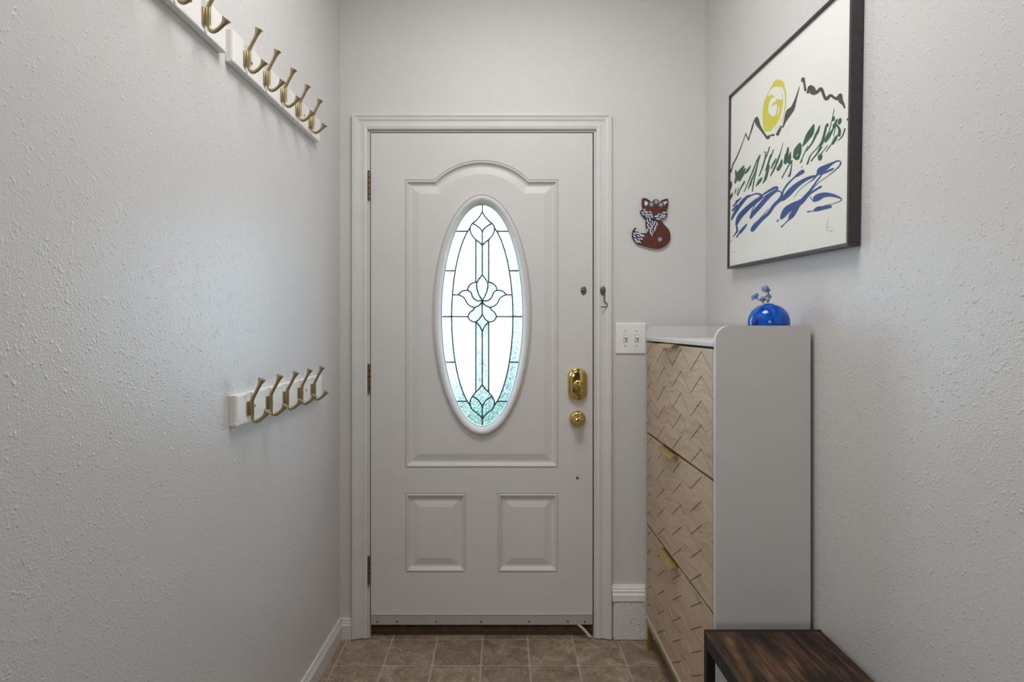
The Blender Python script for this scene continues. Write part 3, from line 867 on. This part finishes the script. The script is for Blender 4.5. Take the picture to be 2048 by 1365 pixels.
def feathers(poly, ang, L, w, step):
    furm = BM()
    xs = [p[0] for p in poly]; ys = [p[1] for p in poly]
    row = 0; y = min(ys)
    ca, sa = math.cos(ang), math.sin(ang)
    u = -250
    pts = []
    mx, my = sum(xs) / len(xs), sum(ys) / len(ys)
    i = 0
    v = -250
    while v < 250:
        u = -250 + (L * 0.55 if i % 2 else 0)
        while u < 250:
            pts.append((mx + ca * u - sa * v, my + sa * u + ca * v)); u += L * 1.08
        v += step; i += 1
    for p in pts:
        p = (p[0] + rnd.uniform(-9, 9), p[1] + rnd.uniform(-7, 7))
        if not inside(p, poly): continue
        a = ang + rnd.uniform(-.22, .22); l2 = L / 2 * rnd.uniform(.85, 1.1); c, s = math.cos(a), math.sin(a)
        q = [(p[0] + c * x - s * yv, p[1] + s * x + c * yv) for x, yv in ((-l2, 0), (-l2 * .3, -w / 2), (l2 * .5, -w * .45), (l2, 0), (l2 * .5, w * .45), (-l2 * .3, w / 2))]
        flat(furm, q, -0.0117 - rnd.random() * 6e-5)
    o = obj('white_fur_paint', furm, M['fur'], root); o['kind'] = 'stuff'
feathers(cheekL, 0.62, 72, 21, 27); feathers(cheekR, -0.45, 72, 21, 27); feathers(bib, 1.45, 78, 22, 29); feathers(tail, 0.55, 76, 24, 31)
for pg in ([(535, 300), (560, 310), (600, 345), (575, 370), (548, 400), (530, 370), (522, 330)], [(855, 325), (935, 300), (930, 345), (912, 345), (905, 370), (893, 350), (886, 400), (876, 350)]):
    bm = BM(); flat(bm, pg, -0.0114); obj('inner_ear_paint', bm, M['fur'], root)
for x, y, r in ((650, 368, 44), (737, 320, 46), (820, 372, 44), (803, 1000, 44)):
    pm, cm = BM(), BM()
    for k in range(5):
        a = 2 * math.pi * k / 5 + .3
        c = FX((x + r * .62 * math.cos(a), y + r * .62 * math.sin(a)))
        pm.faces.new([pm.verts.new((c[0] + r * .42 / 9.1 / S * math.cos(b), -0.0118 - k * 2e-5, c[1] + r * .42 / 9.1 / S * math.sin(b))) for b in [2 * math.pi * j / 9 for j in range(9)]])
    c = FX((x, y))
    cm.faces.new([cm.verts.new((c[0] + 15 / 9.1 / S * math.cos(b), -0.0121, c[1] + 15 / 9.1 / S * math.sin(b))) for b in [2 * math.pi * j / 9 for j in range(9)]])
    fl = obj('painted_flower', pm, M['foxpetal'], root); fl['kind'] = 'stuff'; obj('flower_centre', cm, M['foxcore'], fl)
for pg in ([(800, 985), (740, 905), (790, 930)], [(815, 1000), (870, 950), (840, 1000)], [(800, 1020), (745, 1085), (790, 1060)], [(610, 350), (590, 300), (650, 320)], [(700, 350), (690, 280), (770, 275), (790, 330)], [(600, 400), (640, 425), (660, 390)]):
    bm = BM(); flat(bm, pg, -0.0114); obj('leaf_paint', bm, M['leafpaint'], root)
bm = BM(); c = FX((705, 640)); lathe(bm, [(0.0056, 0), (0.005, 0.0022), (0.0015, 0.0034)], 14, Matrix.Translation((c[0], -0.0113, c[1])) @ Matrix.Rotation(math.pi / 2, 4, 'X'))
obj('nose', bm, M['navy'], root)
tag(root, 'hand painted red brown fox plaque with blue flowers hung on the wall right of door', 'wall plaque')

# ------------------------------------------------------------------ framed print on the right wall
XF = 0.806                                     # front of the frame
pf = [onX(1454.0, 538.4, XF), onX(1696.0, 492.5, XF), onX(1456.0, 193.0, XF)]
ex = (pf[1] - pf[0]); PW = ex.length; ex.normalize()          # along the bottom, towards the camera
ez = Vector((0, -ex.z, ex.y)); ez = ez if ez.z > 0 else -ez
PH = (pf[2] - pf[0]).dot(ez)
R = Matrix((Vector((1, 0, 0)), ex, ez)).transposed().to_4x4() if True else None
mat = Matrix.Translation(pf[0]) @ R          # local: x into the wall, y along the bottom, z up
root = empty('framed_print', mat)
DW = XR - XF - 0.001
fw = 0.0085
for nm, a, b in (('bottom', (0, 0, 0), (DW, PW, fw)), ('top', (0, 0, PH - fw), (DW, PW, PH)), ('far', (0, 0, fw), (DW, fw, PH - fw)), ('near', (0, PW - fw, fw), (DW, PW, PH - fw))):
    bm = BM(); box(bm, a, b, 0.0008, 1); obj('frame_bar', bm, M['frame'], root, local=True)
bm = BM(); box(bm, (0.006, fw - 0.001, fw - 0.001), (0.010, PW - fw + 0.001, PH - fw + 0.001)); paper = obj('print', bm, M['paper'], root, local=True)
bm = BM(); vs = [bm.verts.new(q) for q in ((0.0032, fw - .001, fw - .001), (0.0032, PW - fw + .001, fw - .001), (0.0032, PW - fw + .001, PH - fw + .001), (0.0032, fw - .001, PH - fw + .001))]; bm.faces.new(vs)
obj('glazing', bm, M['pic_glass'], root, local=True)
Rinv = mat.inverted()
def loc(px, py):
    v = Rinv @ onX(px, py, XF + 0.0057)
    return (v.y, v.z)
def c4(x, y): return loc(1440 + x / 6.825, 130 + y / 6.825)
def c5(x, y): return loc(1440 + x / 5.936, 310 + y / 5.936)
layer = [0]          # every stroke lies a hair above the one before
def face2(bm, loop, x):
    vs = [bm.verts.new((x, p[0], p[1])) for p in loop]
    for t in tessellate_polygon([[Vector((p[0], p[1], 0)) for p in loop]]):
        try: bm.faces.new([vs[i] for i in t])
        except ValueError: pass
def stroke(bm, pts, f, x, k=5):
    """brush stroke; pts = (photo-crop x, y, width) in crop units"""
    q = smoothpath(pts, k)
    P = [Vector(p[:2]) for p in q]; L, Rr = [], []
    for i, p in enumerate(P):
        t = (P[min(i + 1, len(P) - 1)] - P[max(i - 1, 0)])
        t = t.normalized() if t.length > 1e-6 else Vector((1, 0))
        w = max(2.0, q[i][2]) / 2; nn = Vector((-t.y, t.x)) * w
        L.append(f(*(p + nn))); Rr.append(f(*(p - nn)))
    layer[0] += 1
    x -= layer[0] * 8e-6
    lv = [bm.verts.new((x - 6e-6 * i / len(L), *a)) for i, a in enumerate(L)]; rv = [bm.verts.new((x - 6e-6 * i / len(L), *a)) for i, a in enumerate(Rr)]
    for i in range(len(lv) - 1):
        bm.faces.new((lv[i], rv[i], rv[i + 1], lv[i + 1]))
    for i, w in ((0, q[0][2]), (len(q) - 1, q[-1][2])):      # round ends
        if w > 8:
            bm.faces.new([bm.verts.new((x - (7e-6 if i else -1e-6), *f(P[i].x + w / 2 * math.cos(a), P[i].y + w / 2 * math.sin(a)))) for a in [2 * math.pi * j / 10 for j in range(10)]])
sun = BM()
face2(sun, [c4(*p) for p in smoothpath([(790, 198), (860, 225), (882, 300), (903, 380), (902, 500), (888, 640), (850, 760), (790, 850), (720, 890), (640, 910), (605, 890), (585, 800), (578, 700), (585, 600), (605, 500), (650, 390), (700, 300), (740, 225)], 3, True)], 0.0058)
obj('sun_ink', sun, M['ink_yellow'], paper, local=True)
wh = BM()
for pg in ([(775, 300), (820, 325), (852, 390), (862, 480), (850, 590), (820, 720), (765, 820), (705, 887), (740, 880), (810, 820), (858, 710), (880, 590), (886, 470), (876, 370), (850, 310)],
           [(655, 435), (672, 370), (705, 325), (755, 296), (800, 312), (835, 355), (850, 420), (848, 470), (815, 475), (795, 465), (765, 462), (735, 425), (700, 400)],
           [(738, 440), (695, 468), (668, 530), (658, 600), (670, 660), (710, 697), (750, 690), (772, 640), (777, 560), (770, 535), (725, 555), (703, 562), (712, 532), (765, 490), (762, 465)],
           [(800, 560), (815, 600), (800, 660), (778, 705), (790, 640)]):
    face2(wh, [c4(*p) for p in smoothpath(pg, 3, True)], 0.00574)
obj('sun_highlight', wh, M['paper'], paper, local=True, label='unprinted white rings inside the sun')
rg = BM()
for s in ([(185, 1340, 14), (215, 1290, 18), (245, 1220, 16), (290, 1110, 12), (330, 1000, 10), (352, 938, 14)], [(352, 938, 14), (372, 990, 16), (388, 1022, 20)], [(388, 1022, 18), (410, 950, 16), (440, 850, 22), (465, 760, 12)],
          [(470, 765, 20), (500, 725, 40), (508, 780, 65), (530, 830, 50), (575, 900, 35), (620, 965, 30), (650, 995, 45), (672, 975, 34), (700, 957, 14), (722, 957, 36), (742, 958, 14)],
          [(765, 940, 12), (785, 950, 36), (800, 912, 40), (838, 838, 22)], [(856, 855, 14), (890, 760, 40), (940, 650, 85), (990, 590, 60), (1030, 480, 30), (1085, 295, 8)],
          [(1120, 218, 30), (1135, 185, 42), (1150, 250, 30), (1165, 345, 32)], [(1200, 375, 36), (1240, 315, 85), (1275, 365, 95), (1330, 365, 45), (1380, 325, 45), (1420, 420, 40), (1450, 465, 45), (1510, 415, 38), (1560, 450, 36), (1605, 455, 50), (1645, 410, 50), (1640, 470, 70), (1685, 540, 36), (1700, 585, 22)],
          ):
    stroke(rg, s, c4, 0.00572)
for s in ([(210, 0, 8), (185, 60, 12), (160, 100, 18), (145, 150, 14), (127, 200, 22)],):
    stroke(rg, s, c5, 0.00572)
obj('mountain_ink', rg, M['ink_grey'], paper, local=True)
gr = BM(); rnd = random.Random(11)
def blob(f, x, y, rx, ry, a=0.0):
    n = 12
    gr.faces.new([gr.verts.new((0.00571, *f(x + rx * math.cos(t) * math.cos(a) - ry * math.sin(t) * math.sin(a), y + rx * math.cos(t) * math.sin(a) + ry * math.sin(t) * math.cos(a)))) for t in [2 * math.pi * k / n for k in range(n)]])
for s in ([(1130, 1110, 14), (1190, 1000, 70), (1240, 920, 80), (1280, 820, 24)], [(1010, 1260, 30), (1045, 1170, 75), (1090, 1080, 36)], [(1070, 1280, 20), (1090, 1190, 40), (1100, 1090, 30)], [(890, 1330, 24), (915, 1230, 42), (930, 1130, 20)], [(930, 1330, 20), (950, 1250, 30), (965, 1190, 10)],
          [(1280, 1000, 14), (1330, 920, 34), (1360, 830, 14)], [(1180, 1170, 16), (1260, 1060, 22), (1310, 950, 30), (1355, 850, 10)], [(1440, 1050, 24), (1480, 980, 46), (1540, 880, 22), (1590, 760, 30)], [(1370, 1110, 26), (1410, 1000, 34), (1450, 830, 26)], [(1340, 1170, 14), (1390, 1080, 20), (1490, 900, 12), (1560, 600, 8)], [(1540, 1080, 20), (1580, 1000, 40), (1600, 960, 10)], [(1580, 800, 20), (1630, 880, 34), (1625, 960, 40)], [(1605, 1040, 6), (1670, 970, 16), (1705, 870, 16)],
          [(1360, 1250, 50), (1390, 1200, 12), (1470, 1100, 10)], [(1200, 1340, 16), (1240, 1230, 12), (1330, 1130, 12), (1400, 1020, 10)], [(1100, 1330, 14), (1140, 1230, 12), (1200, 1110, 10)], [(760, 1340, 14), (800, 1270, 22), (830, 1180, 10), (865, 1060, 4)], [(600, 1330, 8), (640, 1230, 14), (678, 1120, 14)], [(660, 1340, 10), (700, 1240, 18), (730, 1150, 8)], [(600, 1190, 10), (625, 1200, 14), (600, 1330, 8)], [(490, 1340, 14), (530, 1270, 26), (550, 1225, 10)], [(830, 1340, 20), (845, 1290, 10)], [(970, 1340, 26), (990, 1300, 6)],
          [(1550, 980, 8), (1570, 880, 8), (1600, 740, 14)], [(1450, 1180, 10), (1520, 1080, 12), (1560, 1010, 20)], [(1250, 1300, 10), (1340, 1190, 22), (1390, 1120, 12)]):
    stroke(gr, s, c4, 0.00571, 4)
for x, y, rx, ry in ((1548, 735, 20, 36), (1634, 770, 26, 48), (1740, 745, 14, 16), (1560, 830, 24, 40), (1465, 820, 18, 26)): blob(c4, x, y, rx, ry, 0.25)
for s in ([(180, 330, 20), (205, 260, 45), (240, 200, 50), (285, 130, 14)], [(185, 180, 10), (200, 240, 40), (225, 290, 34)], [(230, 300, 30), (270, 220, 40), (300, 160, 12)], [(300, 220, 14), (330, 180, 28), (365, 125, 8)], [(285, 440, 8), (340, 310, 12), (400, 170, 16), (440, 60, 10)], [(335, 400, 10), (375, 300, 18), (420, 190, 10), (470, 20, 12)], [(385, 430, 12), (405, 300, 14), (460, 60, 8)], [(430, 370, 10), (470, 310, 36), (500, 270, 10)], [(465, 250, 10), (510, 130, 18), (545, 0, 10)], [(505, 340, 4), (540, 280, 30), (580, 130, 24)], [(540, 190, 10), (570, 110, 22), (600, 0, 12)], [(600, 250, 12), (650, 150, 20), (690, 60, 14)], [(610, 160, 14), (640, 90, 20), (670, 40, 8)], [(690, 170, 40), (720, 120, 36), (735, 60, 16)], [(735, 275, 12), (790, 170, 10), (850, 70, 14)], [(820, 250, 26), (835, 215, 18), (855, 100, 8)], [(775, 90, 40), (785, 40, 44), (790, 0, 40)], [(815, 90, 24), (830, 40, 28), (835, 0, 20)], [(875, 20, 20), (915, 40, 44), (940, 0, 20)], [(1035, 110, 14), (1060, 40, 14), (1075, 0, 8)], [(1085, 70, 14), (1120, 20, 12)], [(1185, 45, 44), (1195, 15, 44)], [(115, 420, 18), (130, 360, 30), (135, 315, 10)], [(112, 540, 6), (135, 490, 26), (150, 450, 8)], [(175, 460, 6), (190, 410, 14)], [(210, 480, 14), (240, 410, 12), (290, 320, 20)], [(950, 100, 8), (975, 60, 14)], [(360, 360, 14), (375, 320, 12)], [(970, 155, 6), (975, 135, 8)], [(200, 470, 4), (225, 380, 6)]):
    stroke(gr, s, c5, 0.00571, 4)
obj('reed_ink', gr, M['ink_green'], paper, local=True)
bl = BM()
for s in ([(140, 765, 18), (170, 700, 30), (240, 590, 40), (320, 500, 30), (370, 480, 16)], [(195, 825, 28), (230, 740, 55), (310, 650, 55), (400, 570, 50), (475, 515, 40), (490, 480, 28), (440, 460, 16), (370, 482, 12), (250, 560, 10)],
          [(365, 745, 28), (400, 690, 45), (470, 610, 50), (560, 510, 45), (650, 440, 25), (700, 428, 14), (740, 455, 14)], [(365, 740, 10), (390, 640, 8), (480, 500, 14), (560, 440, 22), (640, 395, 30), (680, 385, 22), (675, 410, 18), (600, 450, 12), (500, 515, 10)],
          [(385, 890, 45), (420, 840, 55), (500, 760, 40), (580, 690, 35), (640, 600, 35), (720, 520, 40), (750, 430, 18), (800, 350, 18), (880, 270, 14), (960, 200, 26), (990, 188, 22), (985, 212, 16), (900, 262, 8)],
          [(375, 885, 10), (470, 760, 6), (580, 640, 6)], [(690, 560, 14), (730, 530, 34), (760, 505, 30)], [(750, 525, 40), (820, 450, 65), (900, 370, 55), (1000, 300, 40), (1095, 258, 28), (1130, 256, 20), (1110, 290, 12), (1050, 330, 6), (960, 400, 4), (880, 500, 3)],
          [(1135, 255, 20), (1160, 225, 24), (1185, 185, 60), (1250, 150, 60), (1330, 100, 25), (1400, 70, 14), (1432, 82, 14), (1425, 120, 14), (1380, 170, 10), (1280, 250, 6), (1180, 320, 6)], [(1170, 232, 12), (1250, 205, 22), (1345, 163, 18)],
          [(1215, 225, 10), (1150, 310, 14), (1080, 410, 20), (1040, 470, 40), (960, 560, 55), (900, 585, 65), (800, 650, 80), (745, 725, 55), (725, 758, 20)], [(1180, 320, 6), (1100, 400, 8), (1050, 470, 14)],
          [(950, 550, 45), (890, 660, 55), (840, 735, 50), (815, 770, 14), (740, 845, 6)], [(1060, 470, 10), (1110, 430, 20), (1200, 375, 22)], [(1060, 480, 6), (1080, 510, 8), (1112, 545, 20), (1145, 515, 75), (1220, 478, 60), (1300, 472, 42), (1380, 490, 28), (1438, 518, 14), (1430, 545, 8), (1340, 580, 6), (1240, 600, 6)],
          [(1110, 665, 10), (1160, 642, 50), (1230, 627, 42), (1310, 612, 36)], [(1040, 675, 14), (1062, 670, 12), (1110, 668, 3)], [(678, 788, 12), (692, 775, 14)], [(733, 850, 18), (745, 838, 12)],
          [(160, 605, 16), (250, 510, 14)], [(150, 660, 18), (200, 600, 20)], [(188, 555, 14), (225, 530, 14)], [(200, 850, 20), (205, 900, 22), (190, 930, 16), (150, 980, 3)], [(240, 920, 30), (280, 870, 28), (318, 825, 14)], [(200, 975, 14), (240, 915, 8)], [(128, 1032, 6), (135, 1018, 6)], [(104, 695, 8), (114, 688, 8)]):
    stroke(bl, s, c5, 0.0057)
obj('wave_ink', bl, M['ink_blue'], paper, local=True)
sg = BM()
for s in ([(1262, 905, 3), (1268, 850, 3), (1290, 745, 3)], [(1275, 862, 3), (1285, 855, 3), (1293, 862, 3), (1302, 855, 3), (1312, 860, 3)], [(1283, 910, 3), (1295, 900, 3), (1305, 912, 3), (1318, 895, 3), (1325, 908, 3), (1338, 885, 3), (1345, 900, 3)], [(1310, 935, 3), (1320, 930, 3)], [(135, 1155, 3), (150, 1160, 3), (170, 1152, 3), (180, 1148, 3), (190, 1158, 3)]):
    stroke(sg, s, c5, 0.00569)
sg = obj('pencil_signature', sg, M['pencil'], paper, local=True, label='faint pencil scribbles'); sg['kind'] = 'stuff'
tag(root, 'large framed print of yellow sun, grey mountains and blue waves on the right wall', 'picture')

# ------------------------------------------------------------------ shoe cabinet
FXc = 0.5705                                  # front plane
BXc = 0.824                                   # back
yN, yF = 1.5918 - D, 2.382 - D                # outer faces of the side panels
TH = 0.015; ZT, ZB = 1.2845, 0.128
root = empty('shoe_cabinet', Matrix.Translation(((FXc + BXc) / 2, (yN + yF) / 2, 0)))
def side(y0, y1):
    r = 0.040; lp = [(FXc, ZB), (BXc, ZB), (BXc, ZT)]
    lp += [(FXc + r - r * math.sin(a), ZT - r + r * math.cos(a)) for a in [math.pi / 2 * k / 10 for k in range(11)]]
    b = BM(); prism(b, lp, lambda p: (p[0], y0, p[1]), lambda p: (p[0], y1, p[1])); return b
obj('side_panel', side(yN, yN + TH), M['cab_white'], root); obj('side_panel', side(yF - TH, yF), M['cab_white'], root)
zs = 1.241
bm = BM(); box(bm, (FXc - 0.002, yN + TH, zs - 0.015), (BXc, yF - TH, zs), 0.003); obj('top_panel', bm, M['cab_white'], root)
bm = BM(); box(bm, (FXc, yN + TH, ZB), (BXc, yF - TH, ZB + 0.014), 0.001); obj('bottom_panel', bm, M['cab_white'], root)
bm = BM(); box(bm, (BXc - 0.006, yN + TH, ZB + 0.014), (BXc, yF - TH, ZT)); obj('back_panel', bm, M['cab_white'], root)
bm = BM(); box(bm, (FXc + 0.03, yN + TH, ZB + 0.014), (FXc + 0.034, yF - TH, zs - 0.015)); obj('inner_panel', bm, M['dark'], root)
def clip(poly, z0, z1):
    for sgn, lim in ((1, z0), (-1, z1)):
        out = []
        for i in range(len(poly)):
            a, b = poly[i - 1], poly[i]
            ia, ib = sgn * a[1] >= sgn * lim, sgn * b[1] >= sgn * lim
            if ia != ib:
                t = (lim - a[1]) / (b[1] - a[1]); out.append((a[0] + (b[0] - a[0]) * t, lim))
            if ib: out.append(b)
        poly = out
        if len(poly) < 3: return []
    return poly
ya, yb2 = yN + TH + 0.003, yF - TH - 0.003
PER, AMP, ROW, G = 0.1955, 0.060, 0.0700, 0.0042
PK0 = 1.710 - D                                # a peak of the zigzag
def zig(y): 
    u = abs(((y - PK0) / PER + 0.5) % 1.0 - 0.5) * 2
    return -AMP * u
def drawer(z0, z1, zpk):
    bm = BM()
    box(bm, (FXc + 0.0048, ya, z0), (FXc + 0.018, yb2, z1))
    y0, y1 = ya + 0.010, yb2 - 0.010
    cuts = sorted({y0, y1} | {PK0 + k * PER / 2 for k in range(-12, 14) if y0 < PK0 + k * PER / 2 < y1})
    for a, b in zip(cuts, cuts[1:]):
        k = -3
        while k < 9:
            zt, zb_ = zpk - (k - 1) * ROW, zpk - k * ROW
            q = [(a, zb_ + zig(a) + G / 2), (b, zb_ + zig(b) + G / 2), (b, zt + zig(b) - G / 2), (a, zt + zig(a) - G / 2)]
            q = clip(q, z0, z1)
            if q: prism(bm, q, lambda p: (FXc + 0.001, p[0], p[1]), lambda p: (FXc + 0.006, p[0], p[1]))
            k += 1
    for a, b in ((ya, y0 - 0.002), (y1 + 0.002, yb2)):
        box(bm, (FXc + 0.001, a, z0), (FXc + 0.006, b, z1))
    d = obj('drawer', bm, M['oak'], root)
    hc = (yN + yF) / 2 - 0.012 + 0.045; hl = 0.086
    bm = BM(); pr = [(0.012, 0.0035), (-0.010, 0.0035), (-0.020, 0.000), (-0.026, -0.008), (-0.024, -0.010), (-0.0185, -0.0025), (-0.009, 0.0012), (0.012, 0.0012)]
    rings(bm, [[Vector((FXc + p[0], y, z1 - 0.001 + p[1])) for p in pr] for y in (hc - hl, hc + hl)], True, True, True)
    obj('handle', bm, M['gold'], d, label='curved gold tab pull')
drawer(0.868, 1.2205, 1.2096); drawer(0.506, 0.859, 1.2096 - 0.36); drawer(0.1445, 0.497, 1.2096 - 0.72)
bm = BM()
rz0, rz1 = ZB - 0.028, ZB
box(bm, (FXc + 0.004, yN + 0.02, rz0), (FXc + 0.024, yF - 0.004, rz1), 0.001); box(bm, (BXc - 0.03, yN + 0.02, rz0), (BXc - 0.01, yF - 0.004, rz1), 0.001)
box(bm, (FXc + 0.024, yF - 0.026, rz0), (BXc - 0.03, yF - 0.006, rz1), 0.001); box(bm, (FXc + 0.024, yN + 0.022, rz0), (BXc - 0.03, yN + 0.042, rz1), 0.001)
obj('base_frame', bm, M['gold'], root, label='gold metal base rail')
for x in (FXc + 0.004, BXc - 0.030):
    for y in (yN + 0.02, yF - 0.027):
        bm = BM(); box(bm, (x, y, 0.0), (x + 0.020, y + 0.022, rz0 + 0.001), 0.001); obj('leg', bm, M['gold'], root)
tag(root, 'tall white shoe cabinet with chevron oak drawers and gold legs beside right wall', 'cabinet')

# ------------------------------------------------------------------ vase and flower sprigs
vx, vy = 0.748, 1.672 - D
root = empty('bud_vase', Matrix.Translation((vx, vy, zs)))
bm = BM(); r = 0.0555; hz = 0.0525
prof = [(0.001, 0.0)]
for k in range(2, 23):
    a = math.pi * k / 25.0
    prof.append((r * math.sin(a) ** 0.92, hz * (1 - math.cos(a)) * 1.0))
prof += [(0.0125, 0.1030), (0.0105, 0.1025), (0.009, 0.100), (0.018, 0.097), (0.034, 0.088), (0.046, 0.070), (0.0495, 0.052), (0.044, 0.030), (0.028, 0.012), (0.001, 0.006)]
lathe(bm, prof, 40, Matrix.Translation((vx, vy, zs)), False, False)
bmesh.ops.remove_doubles(bm, verts=bm.verts, dist=1e-5)
obj('glass_body', bm, M['vase'], root, smooth=True)
bm = BM()
rings(bm, [[Vector((vx + (0.0110 + 0.0022 * math.cos(b)) * math.cos(a), vy + (0.0110 + 0.0022 * math.cos(b)) * math.sin(a), zs + 0.1035 + 0.0018 * math.sin(b))) for a in [2 * math.pi * j / 20 for j in range(20)]] for b in [2 * math.pi * i / 8 for i in range(8)]], loop=True)
obj('rim', bm, M['vase'], root, smooth=True)
tag(root, 'small round cobalt blue glass bud vase standing on top of the white cabinet', 'vase')
def V(x, y, dy=0.0): return W(1480 + x / 13.65, 560 + y / 13.65, vy + dy)
def sprig(path, heads, buds, leaves, label, seed):
    rnd = random.Random(seed)
    base = Vector((vx - 0.001 + 0.003 * (seed - 2), vy + 0.002 * (seed - 2), zs + 0.085))
    rt = empty('flower_sprig', Matrix.Translation(base))
    pts = [base] + [V(*p) for p in path]
    bm = BM(); tube(bm, smoothpath([tuple(p) for p in pts], 4), 0.0009, 6)
    for x, y, x2, y2 in buds:
        tube(bm, [V(x2, y2), V((x + x2) / 2, (y + y2) / 2), V(x, y)], [0.0006, 0.0008, 0.0022], 6)
    obj('stem', bm, M['stem'], rt, smooth=True)
    for x, y, R_, n in heads:
        c = V(x, y); bm, bc = BM(), BM()
        for k in range(n):
            d = Vector((rnd.uniform(-1, 1), rnd.uniform(-1, 0.6), rnd.uniform(-.6, .9)))
            p = c + d * R_
            nrm = (d + Vector((0, -0.9, .3))).normalized()
            u = nrm.orthogonal().normalized(); v = nrm.cross(u)
            pr = 0.0030
            for j in range(5):
                a = 2 * math.pi * j / 5
                q = p + (u * math.cos(a) + v * math.sin(a)) * pr * 0.95
                bm.faces.new([bm.verts.new(q + (u * math.cos(b) + v * math.sin(b)) * pr * 0.72 + nrm * 0.0004 * math.cos(2 * b)) for b in [2 * math.pi * i / 7 for i in range(7)]])
            bc.faces.new([bc.verts.new(p + nrm * 0.0008 + (u * math.cos(b) + v * math.sin(b)) * 0.0009) for b in [2 * math.pi * i / 6 for i in range(6)]])
        bo_ = obj('blossom', bm, M['petal'], rt); bo_['kind'] = 'stuff'; bo_ = obj('blossom_centre', bc, M['petal_core'], rt); bo_['kind'] = 'stuff'
    for x, y, x2, y2 in leaves:
        a, b = V(x, y), V(x2, y2); w = (b - a).cross(Vector((0, 1, 0))).normalized() * 0.0022
        bm = BM(); m_ = a.lerp(b, .55)
        vs = [bm.verts.new(q) for q in (a, m_ + w + Vector((0, -.001, 0)), b, m_ - w)]
        bm.faces.new(vs); obj('leaf', bm, M['stem'], rt)
    tag(rt, label, 'flower', 'blue sprigs in the bud vase')
sprig([(640, 640), (540, 560), (440, 515), (400, 480)], [(395, 460, 0.0052, 9), (460, 410, 0.0034, 4), (360, 540, 0.0022, 2)], [(505, 520, 530, 550), (540, 555, 560, 575)], [(640, 640, 610, 590)], 'blue flower sprig leaning far left out of the cobalt vase', 1)
sprig([(790, 640), (785, 540), (790, 420), (770, 350), (700, 280)], [(690, 245, 0.0078, 20), (770, 290, 0.0035, 4)], [(620, 325, 690, 290), (690, 365, 720, 340)], [(785, 400, 760, 340)], 'tallest blue flower sprig standing upright in the cobalt vase', 2)
sprig([(750, 640), (745, 600), (760, 530), (750, 500)], [(645, 520, 0.0055, 9), (775, 455, 0.0052, 10)], [(630, 590, 700, 540), (690, 530, 750, 560)], [(740, 610, 720, 560), (770, 570, 830, 530), (750, 620, 800, 560)], 'shortest blue flower sprig with two heads just above the mouth of the cobalt vase', 3)

# ------------------------------------------------------------------ bench in the foreground
bx0, bx1, by1, by0, zt = 0.5195, 0.8195, 1.535 - D, 0.62 - D, 0.500
root = empty('bench', Matrix.Translation(((bx0 + bx1) / 2, (by0 + by1) / 2, 0)))
tb = 0.022
bm = BM(); box(bm, (bx0 + 0.0005, by0 + tb, zt - 0.018), (bx1 - 0.0005, by1 - 0.009, zt), 0.0012, 1); obj('seat_board', bm, M['rustic'], root)
for y0, y1 in ((by1 - tb, by1), (by0, by0 + tb)):
    bm = BM()
    box(bm, (bx0, y0, zt - 0.020), (bx1, y1, zt - 0.0185)) if False else None
    box(bm, (bx0, y1 - 0.0085 if y1 == by1 else y0, zt - 0.020), (bx1, y1 if y1 == by1 else y0 + tb, zt + 0.0005), 0.001)
    obj('end_rail', bm, M['black_metal'], root)
    for x0 in (bx0, bx1 - tb):
        bm = BM(); box(bm, (x0, y0, 0), (x0 + tb, y1, zt - 0.020), 0.001); obj('leg', bm, M['black_metal'], root)
for x0 in (bx0, bx1 - tb):
    bm = BM(); box(bm, (x0, by0 + tb, zt - 0.040), (x0 + tb, by1 - tb, zt - 0.0185), 0.001); obj('side_rail', bm, M['black_metal'], root)
    bm = BM(); box(bm, (x0, by0 + tb, 0.06), (x0 + tb, by1 - tb, 0.06 + tb), 0.001); obj('stretcher', bm, M['black_metal'], root)
tag(root, 'low bench with rustic dark brown top and black metal frame in the right foreground', 'bench')
